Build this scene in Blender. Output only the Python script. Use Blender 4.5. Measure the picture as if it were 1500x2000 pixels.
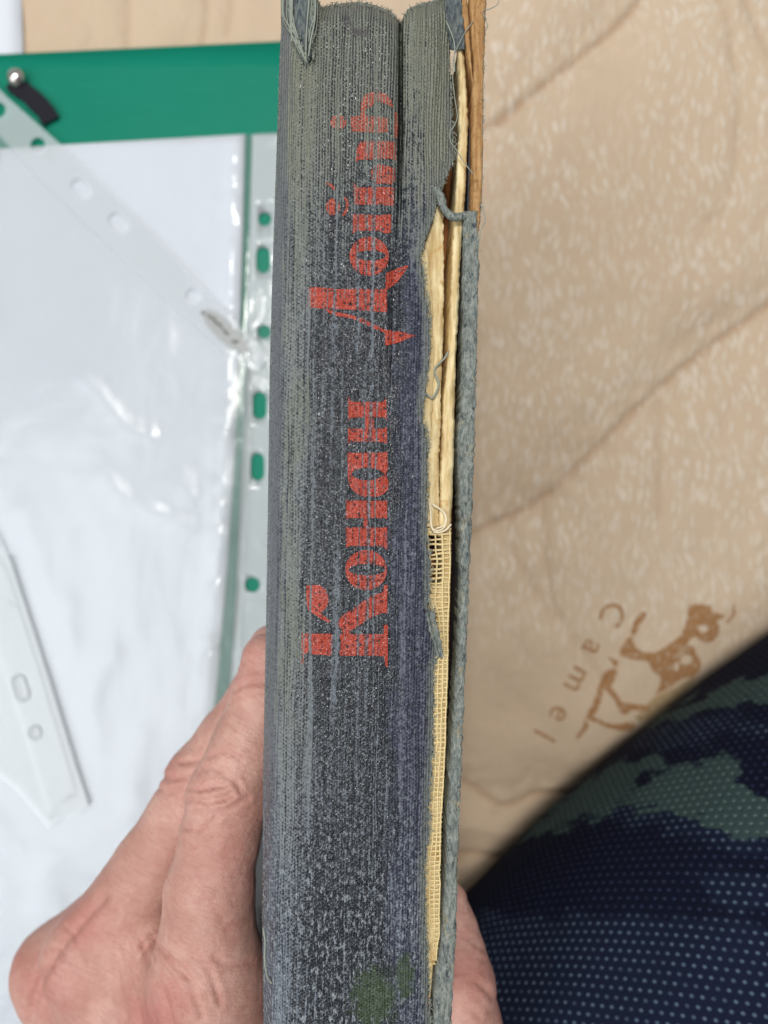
import bpy, bmesh, math, random
import numpy as np
from mathutils import Vector, Matrix
from mathutils.geometry import tessellate_polygon

for o in list(bpy.data.objects):
    bpy.data.objects.remove(o)
S = bpy.context.scene
COL = S.collection
random.seed(7)
RNG = np.random.default_rng(7)

# ------------------------------------------------------------------ camera
FPX, HC = 1502.0, 300.0          # focal length in photo pixels, camera height above the blanket (mm)
cam_d = bpy.data.cameras.new('camera')
cam = bpy.data.objects.new('camera', cam_d); COL.objects.link(cam)
cam.location = (0, 0, HC * .001)
cam_d.sensor_fit = 'HORIZONTAL'; cam_d.sensor_width = 24.0; cam_d.lens = 24.0 * FPX / 1500.0
cam_d.clip_start = .005; cam_d.clip_end = 20
cam_d.dof.use_dof = True; cam_d.dof.focus_distance = .155; cam_d.dof.aperture_fstop = 10.0
S.camera = cam

# ------------------------------------------------------------------ world and lamps
W = bpy.data.worlds.new('World'); S.world = W; W.use_nodes = True
W.node_tree.nodes['Background'].inputs[0].default_value = (.93, .96, 1.0, 1)
W.node_tree.nodes['Background'].inputs[1].default_value = .33

def area(name, loc, aim, sx, sy, energy, col):
    d = bpy.data.lights.new(name, 'AREA'); d.shape = 'RECTANGLE'; d.size = sx; d.size_y = sy
    d.energy = energy; d.color = col
    o = bpy.data.objects.new(name, d); COL.objects.link(o)
    o.location = loc
    o.rotation_euler = (Vector(aim) - Vector(loc)).to_track_quat('-Z', 'Y').to_euler()
    return o
area('window_light', (-.86, -.42, 1.28), (0, 0, .05), 1.0, 1.2, 13.0, (.93, .97, 1.0))
area('ceiling_light', (-.05, .40, 1.55), (0, 0, .05), .24, .24, 14.5, (1.0, .97, .92))

S.view_settings.view_transform = 'Standard'; S.view_settings.look = 'None'
S.view_settings.exposure = 0.0; S.view_settings.gamma = 1.0
S.render.engine = 'CYCLES'
S.cycles.use_denoising = True
S.cycles.max_bounces = 10; S.cycles.transparent_max_bounces = 16
S.render.film_transparent = False

# ------------------------------------------------------------------ helpers
def P(px, py, z):
    """photo pixel + height (mm) -> mm"""
    s = (HC - np.asarray(z, float)) / FPX
    return np.stack(np.broadcast_arrays((np.asarray(px, float) - 750) * s, (1000 - np.asarray(py, float)) * s, z), -1)

def pix(v):
    s = FPX / (HC - v[..., 2])
    return v[..., 0] * s + 750, 1000 - v[..., 1] * s

def sm(x, a, b):
    t = np.clip((np.asarray(x, float) - a) / (b - a), 0, 1)
    return t * t * (3 - 2 * t)

def _h(ix, iy, iz, seed):
    n = (ix.astype(np.int64) * 374761393 + iy.astype(np.int64) * 668265263 + iz.astype(np.int64) * 2147483647 + seed * 974711)
    n = (n ^ (n >> 13)) * 1274126177
    n = n ^ (n >> 16)
    return (n & 0xffff) / 65535.0

def vn(x, y, z=0.0, seed=0):
    """value noise 0..1"""
    x, y, z = np.broadcast_arrays(np.asarray(x, float), np.asarray(y, float), np.asarray(z, float))
    i, j, k = np.floor(x), np.floor(y), np.floor(z)
    f, g, h = x - i, y - j, z - k
    f, g, h = f * f * (3 - 2 * f), g * g * (3 - 2 * g), h * h * (3 - 2 * h)
    r = 0
    for a in (0, 1):
        for b in (0, 1):
            for c in (0, 1):
                w = (f if a else 1 - f) * (g if b else 1 - g) * (h if c else 1 - h)
                r = r + w * _h(i + a, j + b, k + c, seed)
    return r

def fbm(x, y, z=0.0, o=4, seed=0):
    r, a, t = 0, .5, 0
    for q in range(o):
        r = r + a * vn(np.asarray(x) * 2 ** q, np.asarray(y) * 2 ** q, np.asarray(z) * 2 ** q, seed + q * 17); t += a; a *= .5
    return r / t

def segdist(x, y, pts):
    d = np.full(np.shape(x), 1e9)
    for (ax, ay), (bx, by) in zip(pts[:-1], pts[1:]):
        dx, dy = bx - ax, by - ay
        t = np.clip(((x - ax) * dx + (y - ay) * dy) / (dx * dx + dy * dy + 1e-12), 0, 1)
        d = np.minimum(d, np.hypot(x - ax - t * dx, y - ay - t * dy))
    return d

def spl(pts, n=8):
    """Catmull-Rom through points (any dimension)"""
    p = np.array(pts, float); p = np.vstack([2 * p[0] - p[1], p, 2 * p[-1] - p[-2]])
    out = []
    for i in range(1, len(p) - 2):
        for t in np.linspace(0, 1, n, endpoint=False):
            a, b, c, d = p[i - 1], p[i], p[i + 1], p[i + 2]
            out.append(.5 * (2 * b + (c - a) * t + (2 * a - 5 * b + 4 * c - d) * t * t + (3 * b - a - 3 * c + d) * t ** 3))
    out.append(p[-2])
    return np.array(out)

def inside(x, y, poly):
    r = np.zeros(np.shape(x), bool)
    n = len(poly)
    for i in range(n):
        (x1, y1), (x2, y2) = poly[i], poly[(i + 1) % n]
        c = (y1 > y) != (y2 > y)
        r ^= c & (x < (x2 - x1) * (y - y1) / ((y2 - y1) if y2 != y1 else 1e-9) + x1)
    return r

def mk(name, v, f, mat, parent=None, smooth=True):
    """v in mm"""
    me = bpy.data.meshes.new(name)
    me.from_pydata((np.asarray(v, float) * .001).tolist(), [], [list(map(int, q)) for q in f])
    if smooth: me.polygons.foreach_set('use_smooth', [True] * len(me.polygons))
    me.materials.append(mat); me.update()
    o = bpy.data.objects.new(name, me); COL.objects.link(o)
    if parent is not None:
        o.parent = parent; o.matrix_parent_inverse = Matrix.Translation(-parent.location)
    return o

def root(name, loc_mm):
    o = bpy.data.objects.new(name, None); COL.objects.link(o)
    o.location = [c * .001 for c in loc_mm]; o.empty_display_size = .01
    return o

def tag(o, label=None, cat=None, group=None, kind=None):
    if label: o['label'] = label
    if cat: o['category'] = cat
    if group: o['group'] = group
    if kind: o['kind'] = kind
    return o

def gridf(R, C, wrap=False):
    i = np.arange(R - 1)[:, None]; j = np.arange(C if wrap else C - 1)[None, :]
    a = i * C + j; b = i * C + (j + 1) % C
    return np.stack([a, b, b + C, a + C], -1).reshape(-1, 4)

class MB:
    def __init__(s): s.v = []; s.f = []; s.n = 0
    def add(s, v, f):
        v = np.asarray(v, float).reshape(-1, 3)
        s.v.append(v); s.f += [[int(i) + s.n for i in q] for q in f]; s.n += len(v)
    def tube(s, pts, r, k=5, cap=True):
        p = np.asarray(pts, float); n = len(p)
        r = np.broadcast_to(np.asarray(r, float), (n,))
        t = np.gradient(p, axis=0); t /= np.linalg.norm(t, axis=1)[:, None] + 1e-9
        up = np.array([.31, .27, .91]); a = np.cross(t, up); a /= np.linalg.norm(a, axis=1)[:, None] + 1e-9
        b = np.cross(t, a)
        th = np.linspace(0, 2 * np.pi, k, endpoint=False)
        v = p[:, None] + r[:, None, None] * (np.cos(th)[None, :, None] * a[:, None] + np.sin(th)[None, :, None] * b[:, None])
        f = gridf(n, k, True).tolist()
        if cap: f += [list(range(k))[::-1], [(n - 1) * k + q for q in range(k)]]
        s.add(v, f)
    def build(s, name, mat, parent=None, smooth=True):
        return mk(name, np.vstack(s.v), s.f, mat, parent, smooth)

def polymesh(name, outer, holes, zf, mat, parent=None, cell=1.2, thick=0.0):
    """flat outline (mm) cut into small cells and laid on the surface zf(x, y)"""
    loops = [outer] + list(holes)
    pts = [p for l in loops for p in l]
    tri = tessellate_polygon([[Vector((p[0], p[1], 0)) for p in l] for l in loops])
    bm = bmesh.new(); vs = [bm.verts.new((p[0], p[1], 0)) for p in pts]
    for t in tri:
        try: bm.faces.new([vs[i] for i in t])
        except ValueError: pass
    xs = [p[0] for p in outer]; ys = [p[1] for p in outer]
    for ax, lo, hi in ((0, min(xs), max(xs)), (1, min(ys), max(ys))):
        c = cell if ax == 0 else cell * 2
        q = lo + c * .5
        while q < hi:
            co = [0, 0, 0]; co[ax] = q; no = [0, 0, 0]; no[ax] = 1
            bmesh.ops.bisect_plane(bm, geom=bm.verts[:] + bm.edges[:] + bm.faces[:], plane_co=co, plane_no=no)
            q += c
    bmesh.ops.recalc_face_normals(bm, faces=bm.faces[:])
    bm.verts.index_update()
    v = np.array([tuple(w.co) for w in bm.verts]); f = [[w.index for w in q.verts] for q in bm.faces]
    bm.free()
    v[:, 2] = zf(v[:, 0], v[:, 1])
    # upward facing
    a = np.array(f[0][:3]); nrm = np.cross(v[a[1]] - v[a[0]], v[a[2]] - v[a[0]])
    if nrm[2] < 0: f = [q[::-1] for q in f]
    o = mk(name, v, f, mat, parent)
    if thick:
        m = o.modifiers.new('solid', 'SOLIDIFY'); m.thickness = thick * .001; m.offset = -1
    return o

# ------------------------------------------------------------------ node helper
class G:
    def __init__(s, name):
        s.m = bpy.data.materials.new(name); s.m.use_nodes = True
        s.t = s.m.node_tree; s.t.nodes.clear()
        s.out = s.t.nodes.new('ShaderNodeOutputMaterial')
        c = s.t.nodes.new('ShaderNodeTexCoord')
        s.co = s.vm('MULTIPLY', c.outputs['Object'], (1000, 1000, 1000))   # millimetres
        q = s.t.nodes.new('ShaderNodeSeparateXYZ'); s.L(s.co, q.inputs[0])
        s.x, s.y, s.z = q.outputs
    def L(s, a, i):
        if hasattr(a, 'is_linked') or isinstance(a, bpy.types.NodeSocket): s.t.links.new(a, i)
        elif a is not None:
            if isinstance(a, (tuple, list)) and len(a) == 3 and i.type == 'RGBA': a = (*a, 1)
            i.default_value = a
    def vm(s, op, a, b):
        n = s.t.nodes.new('ShaderNodeVectorMath'); n.operation = op; s.L(a, n.inputs[0]); s.L(b, n.inputs[1]); return n.outputs[0]
    def M(s, op, a, b=0.0, c=None, clamp=False):
        n = s.t.nodes.new('ShaderNodeMath'); n.operation = op; n.use_clamp = clamp
        s.L(a, n.inputs[0]); s.L(b, n.inputs[1])
        if c is not None: s.L(c, n.inputs[2])
        return n.outputs[0]
    def add(s, *a):
        r = a[0]
        for b in a[1:]: r = s.M('ADD', r, b)
        return r
    def mul(s, *a):
        r = a[0]
        for b in a[1:]: r = s.M('MULTIPLY', r, b)
        return r
    def sub(s, a, b): return s.M('SUBTRACT', a, b)
    def ss(s, v, a, b, lo=0.0, hi=1.0):
        n = s.t.nodes.new('ShaderNodeMapRange'); n.interpolation_type = 'SMOOTHSTEP'
        if a > b: a, b, lo, hi = b, a, hi, lo
        s.L(v, n.inputs[0]); n.inputs[1].default_value = a; n.inputs[2].default_value = b
        n.inputs[3].default_value = lo; n.inputs[4].default_value = hi
        return n.outputs[0]
    def comb(s, x, y, z=0.0):
        n = s.t.nodes.new('ShaderNodeCombineXYZ'); s.L(x, n.inputs[0]); s.L(y, n.inputs[1]); s.L(z, n.inputs[2]); return n.outputs[0]
    def noise(s, vec, scale=1.0, det=2.0, rough=.5, dist=0.0):
        n = s.t.nodes.new('ShaderNodeTexNoise'); s.L(vec, n.inputs['Vector'])
        n.inputs['Scale'].default_value = scale; n.inputs['Detail'].default_value = det
        n.inputs['Roughness'].default_value = rough; n.inputs['Distortion'].default_value = dist
        return n.outputs[0]
    def voro(s, vec, scale=1.0, feat='F1', rnd=1.0):
        n = s.t.nodes.new('ShaderNodeTexVoronoi'); n.feature = feat; s.L(vec, n.inputs['Vector'])
        n.inputs['Scale'].default_value = scale; n.inputs['Randomness'].default_value = rnd
        return n.outputs['Distance']
    def mix(s, f, a, b):
        n = s.t.nodes.new('ShaderNodeMix'); n.data_type = 'RGBA'
        s.L(f, n.inputs['Factor']); s.L(a, n.inputs[6]); s.L(b, n.inputs[7]); return n.outputs[2]
    def attr(s, name):
        n = s.t.nodes.new('ShaderNodeAttribute'); n.attribute_name = name; return n
    def bump(s, h, dist_mm, strength=1.0, nrm=None):
        n = s.t.nodes.new('ShaderNodeBump'); n.inputs['Strength'].default_value = strength
        n.inputs['Distance'].default_value = dist_mm * .001; s.L(h, n.inputs['Height'])
        if nrm is not None: s.L(nrm, n.inputs['Normal'])
        return n.outputs[0]
    def pbr(s, col, rough=.8, nrm=None, spec=.5, **kw):
        n = s.t.nodes.new('ShaderNodeBsdfPrincipled')
        s.L(col, n.inputs['Base Color']); s.L(rough, n.inputs['Roughness']); s.L(spec, n.inputs['Specular IOR Level'])
        if nrm is not None: s.L(nrm, n.inputs['Normal'])
        for k, v in kw.items(): s.L(v, n.inputs[k.replace('_', ' ')])
        return n.outputs[0]
    def done(s, sh):
        s.L(sh, s.out.inputs['Surface']); return s.m

def rgb(r, g, b):
    f = lambda c: (c / 12.92 if c <= .04045 else ((c + .055) / 1.055) ** 2.4)
    return (f(r / 255), f(g / 255), f(b / 255))

def setattr_pt(o, name, arr):
    a = o.data.attributes.new(name, 'FLOAT', 'POINT'); a.data.foreach_set('value', np.asarray(arr, np.float32).ravel())
# ------------------------------------------------------------------ materials
def mat_blanket():
    g = G('quilted_beige_cloth')
    warp = g.noise(g.co, .03, 2)
    big = g.noise(g.vm('ADD', g.co, (31, 7, 0)), .02, 1.5)
    sx = g.add(g.x, g.mul(g.sub(warp, .5), 14)); sy = g.add(g.y, g.mul(g.sub(big, .5), 16))
    d = g.voro(g.comb(g.mul(sx, .60), g.mul(sy, .165)), 1.0)                   # woven satin dashes
    dash = g.mul(g.ss(d, .58, .18), g.ss(g.noise(g.co, .25, 1), .30, .55, .35, 1.0))
    patch = g.mul(g.ss(big, .22, .46), g.ss(g.x, 14, 50), g.ss(g.y, -80, -25))
    dash = g.mul(dash, patch)
    fine = g.noise(g.comb(g.mul(g.x, 2.2), g.mul(g.y, 2.2)), 1.0, 2)
    lines = g.noise(g.comb(g.mul(g.x, .8), g.mul(g.y, .10)), 1.0, 2)
    tone = g.noise(g.co, .012, 3)
    c = g.mix(tone, rgb(194, 170, 144), rgb(208, 187, 161))
    c = g.mix(g.mul(g.ss(lines, .45, .75), .18), c, rgb(208, 193, 172))
    c = g.mix(g.mul(dash, .62), c, rgb(228, 218, 203))
    c = g.mix(g.mul(g.attr('seam_shade').outputs['Fac'], .6), c, rgb(158, 126, 98))       # brown shade painted into the quilting grooves
    h = g.add(g.mul(dash, .6), g.mul(fine, .35), g.mul(lines, .25), g.mul(g.noise(g.co, .22, 3), 1.2))
    n = g.bump(h, .6, .8)
    return g.done(g.pbr(c, g.ss(dash, 0, 1, .85, .6), n, .2, Sheen_Weight=.2))

def cloth_core(g):
    """worn ribbed book cloth: returns colour, roughness, height, wear"""
    v = g.y
    u = g.sub(g.x, g.mul(g.y, .0175))
    wob = g.noise(g.comb(g.mul(u, .35), g.mul(v, .06)), 1.0, 3)
    uw = g.add(u, g.mul(wob, 1.3))
    ridge = g.M('MULTIPLY_ADD', g.M('SINE', g.mul(uw, 2 * math.pi / .58)), .5, .5)
    par = g.mul(g.M('FLOOR', g.mul(uw, 1 / .58)), math.pi)
    vj = g.add(v, g.mul(g.noise(g.comb(g.mul(u, .8), g.mul(v, .8)), 1.0, 1), .8))
    weft = g.M('MULTIPLY_ADD', g.M('SINE', g.add(g.mul(vj, 2 * math.pi / .78), par)), .5, .5)
    streak = g.noise(g.comb(g.mul(uw, 1.05), g.mul(v, .045)), 1.0, 3.5, .62)
    streak2 = g.noise(g.comb(g.mul(uw, 1.7), g.mul(g.add(v, 300), .014)), 1.0, 2, .6)
    grain = g.noise(g.comb(g.mul(u, 1.55), g.mul(v, 1.15)), 1.0, 2.5, .6)
    blot = g.noise(g.comb(g.mul(u, .15), g.mul(v, .05)), 1.0, 4, .65)
    mott = g.noise(g.comb(g.mul(u, .6), g.mul(v, .4)), 1.0, 4, .65)
    e = g.add(u, g.mul(g.sub(blot, .5), 11), g.mul(g.sub(mott, .5), 5), g.mul(g.sub(streak, .5), 5))
    dark = g.mul(g.ss(e, -18.5, -10.5), g.ss(e, 5.2, 1.0))             # glossy coated band in the middle
    top = g.ss(g.add(v, g.mul(g.sub(blot, .5), 60), g.mul(g.sub(mott, .5), 36), g.mul(g.sub(streak, .5), 50)), 44, 88)  # head worn to the threads
    low = g.ss(g.add(v, g.mul(g.sub(blot, .5), 60), g.mul(g.sub(mott, .5), 30)), -35, -90)   # tail: speckled all over
    right = g.mul(g.ss(e, .4, 4.4), g.ss(v, 78, 40))
    edge = g.ss(g.add(u, g.mul(g.sub(streak, .5), 7), g.mul(g.sub(mott, .5), 3)), -19.2, -21.8)
    lin = g.ss(g.noise(g.comb(g.mul(uw, 1.45), g.mul(g.add(v, 900), .011)), 1.0, 1.5), .585, .65)   # single rubbed threads
    gk = g.sub(1.0, g.mul(g.M('MAXIMUM', top, g.mul(g.ss(e, -10.5, -18.5), .8)), .65))
    def uline(c0, wid): return g.ss(g.M('ABSOLUTE', g.add(g.sub(u, c0), g.mul(g.sub(wob, .5), .9))), wid, wid * .3)
    lin = g.M('MAXIMUM', lin, g.M('MAXIMUM', g.mul(uline(-3.0, .55), g.ss(v, -48, -30), .85), g.mul(uline(-9.4, 1.0), g.ss(v, -4, -12), g.ss(v, -48, -34))))
    # wear of the coating: 1 = bare threads
    w = g.add(g.mul(g.sub(streak, .5), 1.45), g.mul(g.sub(streak2, .5), .9), g.mul(g.sub(ridge, .5), g.add(.22, g.mul(top, .6))), g.mul(g.sub(weft, .5), .30),
              g.mul(g.sub(grain, .5), 2.3, gk), g.mul(lin, .46), .60)
    w = g.sub(w, g.mul(dark, .44)); w = g.sub(w, g.mul(right, .26)); w = g.sub(w, g.mul(low, .06))
    w = g.add(w, g.mul(top, .34)); w = g.add(w, g.mul(g.sub(mott, .5), .7, gk))
    wear = g.ss(w, .24, .80)
    coat = g.mix(right, rgb(14, 19, 28), rgb(46, 49, 68))
    coat = g.mix(top, coat, rgb(44, 49, 47))
    bare = g.mix(g.ss(blot, .35, .65), rgb(122, 127, 117), rgb(130, 135, 134))
    bare = g.mix(dark, bare, rgb(114, 121, 129))
    bare = g.mix(right, bare, rgb(106, 109, 123))
    bare = g.mix(low, bare, rgb(118, 126, 137))
    bare = g.mix(g.mul(top, .7), bare, rgb(136, 138, 116))
    c = g.mix(wear, coat, bare)
    c = g.mix(g.mul(edge, .6), c, g.mix(wear, rgb(50, 56, 74), rgb(96, 101, 114)))
    flk = g.mul(g.ss(g.noise(g.comb(g.mul(u, 1.5), g.mul(v, .45)), 1.0, 3, .65), .63, .72), g.ss(e, -1, 4), g.ss(v, 62, 20))
    c = g.mix(g.mul(flk, .8), c, rgb(172, 174, 174))                  # abraded whitish flecks
    flk2 = g.mul(g.ss(g.noise(g.comb(g.mul(u, 1.5), g.mul(v, .62)), 1.0, 3, .65), .51, .64), low)
    c = g.mix(g.mul(flk2, .85), c, rgb(150, 157, 164))
    pit = g.mul(g.ss(g.noise(g.comb(g.mul(u, 1.7), g.mul(g.add(v, 77), .9)), 1.0, 3, .65), .47, .36), g.sub(1.0, g.mul(top, .8)))
    c = g.mix(g.mul(pit, gk, .8), c, rgb(16, 20, 27))                     # coating left in the pits of the weave
    # stains with a shape of their own
    def blob(cx, cy, rx, ry, amp):
        a = g.mul(g.sub(g.x, cx), 1 / rx); b = g.mul(g.sub(g.y, cy), 1 / ry)
        d = g.M('SQRT', g.add(g.mul(a, a), g.mul(b, b)))
        return g.ss(g.add(d, g.mul(g.sub(mott, .5), amp)), 1.15, .6)
    moss = g.M('MAXIMUM', blob(-2.0, -96.5, 5.0, 6.4, 2.2), blob(3.9, -93.0, 2.2, 4.6, 2.2))
    moss = g.mul(moss, g.ss(grain, .30, .50, .45, 1.0))
    c = g.mix(g.mul(moss, .9), c, g.mix(mott, rgb(34, 48, 30), rgb(72, 90, 54)))
    c = g.mix(g.mul(blob(.8, -91.5, 2.4, 1.4, 2.6), .7), c, rgb(26, 32, 36))
    ink = g.M('MAXIMUM', blob(-7.4, 97.6, 1.0, 1.3, 2.2), blob(-5.0, 95.2, 1.9, .9, 2.2))
    c = g.mix(g.mul(ink, .65), c, rgb(70, 62, 68))
    tear = g.attr('tear').outputs['Fac']
    tear = g.ss(g.add(tear, g.mul(g.sub(mott, .5), .9)), .35, .75)
    c = g.mix(g.mul(tear, .8), c, g.mix(grain, rgb(72, 80, 82), rgb(142, 146, 138)))   # fluffed threads along the tear
    c = g.mix(g.mul(g.ss(mott, .35, .75), .10), c, rgb(126, 133, 141))                # dust
    rough = g.ss(wear, 0, 1, .30, .85)
    rough = g.add(rough, g.mul(right, .22))
    gloss = g.mul(g.sub(1.0, wear), g.sub(1.0, g.mul(right, .8)), g.sub(1.0, g.mul(low, .75)))
    lump = g.noise(g.comb(g.mul(u, 1.9), g.mul(v, 1.3)), 1.0, 1.5)
    h = g.add(g.mul(ridge, g.add(.3, g.mul(top, .5))), g.mul(weft, .5), g.mul(grain, 1.1), g.mul(gloss, lump, .9))
    g.lump = g.bump(g.add(g.noise(g.comb(g.mul(u, 1.7), g.mul(v, 1.0)), 1.0, 1.0), g.mul(weft, .10)), .45, 1.0)
    return c, rough, h, w, u, v, top, lin, grain, g.mul(gloss, g.sub(1.0, tear))

def mat_cloth():
    g = G('worn_navy_book_cloth')
    c, r, h, *_, gloss = cloth_core(g)
    n = g.bump(h, .46, 1.0)
    return g.done(g.pbr(c, r, n, .5, Coat_Weight=g.mul(gloss, .6), Coat_Roughness=.17, Coat_Normal=g.lump))

def mat_ink():
    g = G('worn_red_lettering')
    c, r, h, w, u, v, top, st, grain, gloss = cloth_core(g)
    paint = g.mul(g.ss(w, .94, .52), g.sub(1.0, g.mul(st, .85)))
    pits = g.ss(grain, .35, .46)
    red = g.mix(top, rgb(174, 56, 30), rgb(164, 74, 54))
    red = g.mix(g.mul(g.ss(grain, .45, .75), .45), red, rgb(138, 38, 24))
    c2 = g.mix(g.mul(paint, pits), c, red)
    n = g.bump(h, .42, 1.0)
    return g.done(g.pbr(c2, g.M('MINIMUM', r, .5), n, .5, Coat_Weight=.38, Coat_Roughness=.2, Coat_Normal=g.lump))

def mat_edgecloth():
    g = G('frayed_grey_book_cloth')
    a = g.noise(g.comb(g.mul(g.x, 1.6), g.mul(g.y, .7), g.z), 1.0, 4, .65)
    b = g.noise(g.comb(g.mul(g.x, 1.1), g.mul(g.y, .5), g.z), 1.0, 4, .7)
    s = g.noise(g.comb(g.mul(g.x, 2.6), g.mul(g.y, .35)), 1.0, 3, .6)
    c = g.mix(g.ss(a, .32, .68), rgb(96, 104, 102), rgb(150, 154, 146))
    c = g.mix(g.mul(g.ss(s, .5, .68), .6), c, rgb(112, 120, 118))
    c = g.mix(g.mul(g.ss(b, .565, .66), .8), c, rgb(38, 44, 52))
    c = g.mix(g.mul(g.ss(g.noise(g.co, .3, 3), .62, .72), .6), c, rgb(165, 152, 120))
    h = g.add(a, g.mul(g.noise(g.co, 3.2, 2), .8))
    return g.done(g.pbr(c, .85, g.bump(h, .45, 1.0), .3))

def mat_flap():
    g = G('dark_blue_cloth_backing')
    a = g.noise(g.comb(g.mul(g.x, 2.0), g.mul(g.y, .6), g.z), 1.0, 4, .65)
    c = g.mix(g.ss(a, .3, .7), rgb(60, 68, 76), rgb(112, 118, 114))
    return g.done(g.pbr(c, .9, g.bump(a, .4, 1.0), .3))

def mat_cream():
    g = G('yellowed_lining_paper')
    a = g.noise(g.comb(g.mul(g.x, .9), g.mul(g.y, .12), g.mul(g.z, .5)), 1.0, 4, .6)
    b = g.noise(g.co, .25, 3)
    c = g.mix(g.ss(a, .3, .72), rgb(192, 164, 114), rgb(230, 213, 170))
    c = g.mix(g.mul(g.ss(b, .60, .72), .6), c, rgb(184, 138, 70))
    return g.done(g.pbr(c, .85, g.bump(g.add(a, g.mul(g.noise(g.co, 3, 2), .5)), .2, 1.0), .2))

def mat_board():
    g = G('bare_brown_cardboard')
    a = g.noise(g.comb(g.mul(g.x, 1.3), g.mul(g.y, .14), g.mul(g.z, .3)), 1.0, 5, .7)
    b = g.noise(g.co, .8, 5, .7)
    c = g.mix(g.ss(a, .3, .7), rgb(150, 108, 66), rgb(184, 148, 102))
    c = g.mix(g.mul(g.ss(b, .52, .66), .55), c, rgb(118, 80, 48))
    return g.done(g.pbr(c, .9, g.bump(g.add(a, g.mul(b, .4)), .35, 1.0), .2))

def mat_pages():
    g = G('aged_page_block')
    l = g.noise(g.comb(g.mul(g.x, 7), g.mul(g.y, .05), g.mul(g.z, .02)), 1.0, 2)
    return g.done(g.pbr(g.mix(l, rgb(128, 74, 40), rgb(176, 120, 72)), .9, g.bump(l, .15), .2))

def mat_cover():
    g = G('navy_cover_cloth')
    a = g.noise(g.co, .5, 4, .6)
    return g.done(g.pbr(g.mix(a, rgb(40, 48, 66), rgb(92, 100, 108)), .8, g.bump(g.noise(g.co, 3, 2), .2), .3))

def simple(name, col, rough=.8, spec=.4, nscale=None, namp=.2, metal=0.0):
    g = G(name); c = col; n = None
    if nscale:
        a = g.noise(g.co, nscale, 3); n = g.bump(a, namp)
        c = g.mix(g.mul(a, .5), col, tuple(q * .75 for q in col))
    return g.done(g.pbr(c, rough, n, spec, Metallic=metal))

def mat_paper():
    g = G('white_paper')
    a = g.noise(g.co, .03, 2)
    return g.done(g.pbr(g.mix(a, (.67, .70, .755), (.71, .74, .79)), .7, g.bump(g.noise(g.co, .05, 2), 1.2), .3))

def mat_film(name, milk, rough, tint=(.985, .99, .99), bumpmm=.5):
    g = G(name)
    n = g.bump(g.add(g.noise(g.co, .06, 3, .5, .8), g.mul(g.noise(g.co, .3, 2), .12)), bumpmm * 2, 1.0)
    t = g.t.nodes.new('ShaderNodeBsdfTransparent'); t.inputs[0].default_value = (*tint, 1)
    d = g.t.nodes.new('ShaderNodeBsdfDiffuse'); d.inputs[0].default_value = (.80, .85, .88, 1); g.L(n, d.inputs['Normal'])
    gl = g.t.nodes.new('ShaderNodeBsdfGlossy'); gl.inputs['Roughness'].default_value = rough; g.L(n, gl.inputs['Normal'])
    m1 = g.t.nodes.new('ShaderNodeMixShader'); m1.inputs[0].default_value = milk
    g.L(t.outputs[0], m1.inputs[1]); g.L(d.outputs[0], m1.inputs[2])
    fr = g.t.nodes.new('ShaderNodeFresnel'); fr.inputs['IOR'].default_value = 1.5; g.L(n, fr.inputs['Normal'])
    m2 = g.t.nodes.new('ShaderNodeMixShader'); g.L(g.M('MULTIPLY', fr.outputs[0], 1.0, clamp=True), m2.inputs[0])
    g.L(m1.outputs[0], m2.inputs[1]); g.L(gl.outputs[0], m2.inputs[2])
    return g.done(m2.outputs[0])

def mat_green():
    g = G('green_plastic_folder')
    a = g.noise(g.co, .02, 2)
    sc = g.ss(g.noise(g.comb(g.mul(g.x, .05), g.mul(g.y, 1.2)), 1.0, 4, .6), .58, .7)
    c = g.mix(g.mul(sc, .16), g.mix(a, rgb(3, 116, 93), rgb(7, 129, 105)), rgb(70, 170, 146))
    return g.done(g.pbr(c, g.ss(a, .3, .7, .4, .56), g.bump(g.noise(g.co, 3, 2), .03), .18))

def mat_skin():
    g = G('skin')
    red = g.attr('red').outputs['Fac']
    a = g.noise(g.co, .07, 4, .65); b = g.noise(g.co, .45, 4, .65); f = g.noise(g.co, 2.4, 3, .6)
    al = g.add(g.mul(g.x, .40), g.mul(g.y, .92)); ac = g.sub(g.mul(g.x, .92), g.mul(g.y, .40))
    wr = g.noise(g.comb(g.mul(al, 1.5), g.mul(ac, .22), g.mul(g.z, .22)), 1.0, 3, .6)
    c = g.mix(g.ss(a, .3, .7), rgb(180, 134, 120), rgb(204, 163, 149))
    c = g.mix(g.mul(g.ss(b, .42, .7), .5), c, rgb(184, 130, 120))
    c = g.mix(g.mul(g.ss(f, .55, .75), .25), c, rgb(204, 164, 148))
    c = g.mix(g.mul(g.ss(wr, .48, .36), .16), c, rgb(140, 88, 78))
    c = g.mix(g.mul(red, .75), c, rgb(172, 90, 86))
    v = g.voro(g.comb(g.mul(g.x, 1.0), g.mul(g.y, .8), g.z), 1.6, 'DISTANCE_TO_EDGE')
    h = g.add(g.mul(g.ss(v, 0, .16), .2), g.mul(f, .35), g.mul(g.noise(g.co, .8, 3), 1.0), g.mul(wr, 1.3))
    return g.done(g.pbr(c, .5, g.bump(h, .20, .9), .4, Subsurface_Weight=.12, Subsurface_Radius=(.0030, .0012, .0006), Subsurface_Scale=1.0))

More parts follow.
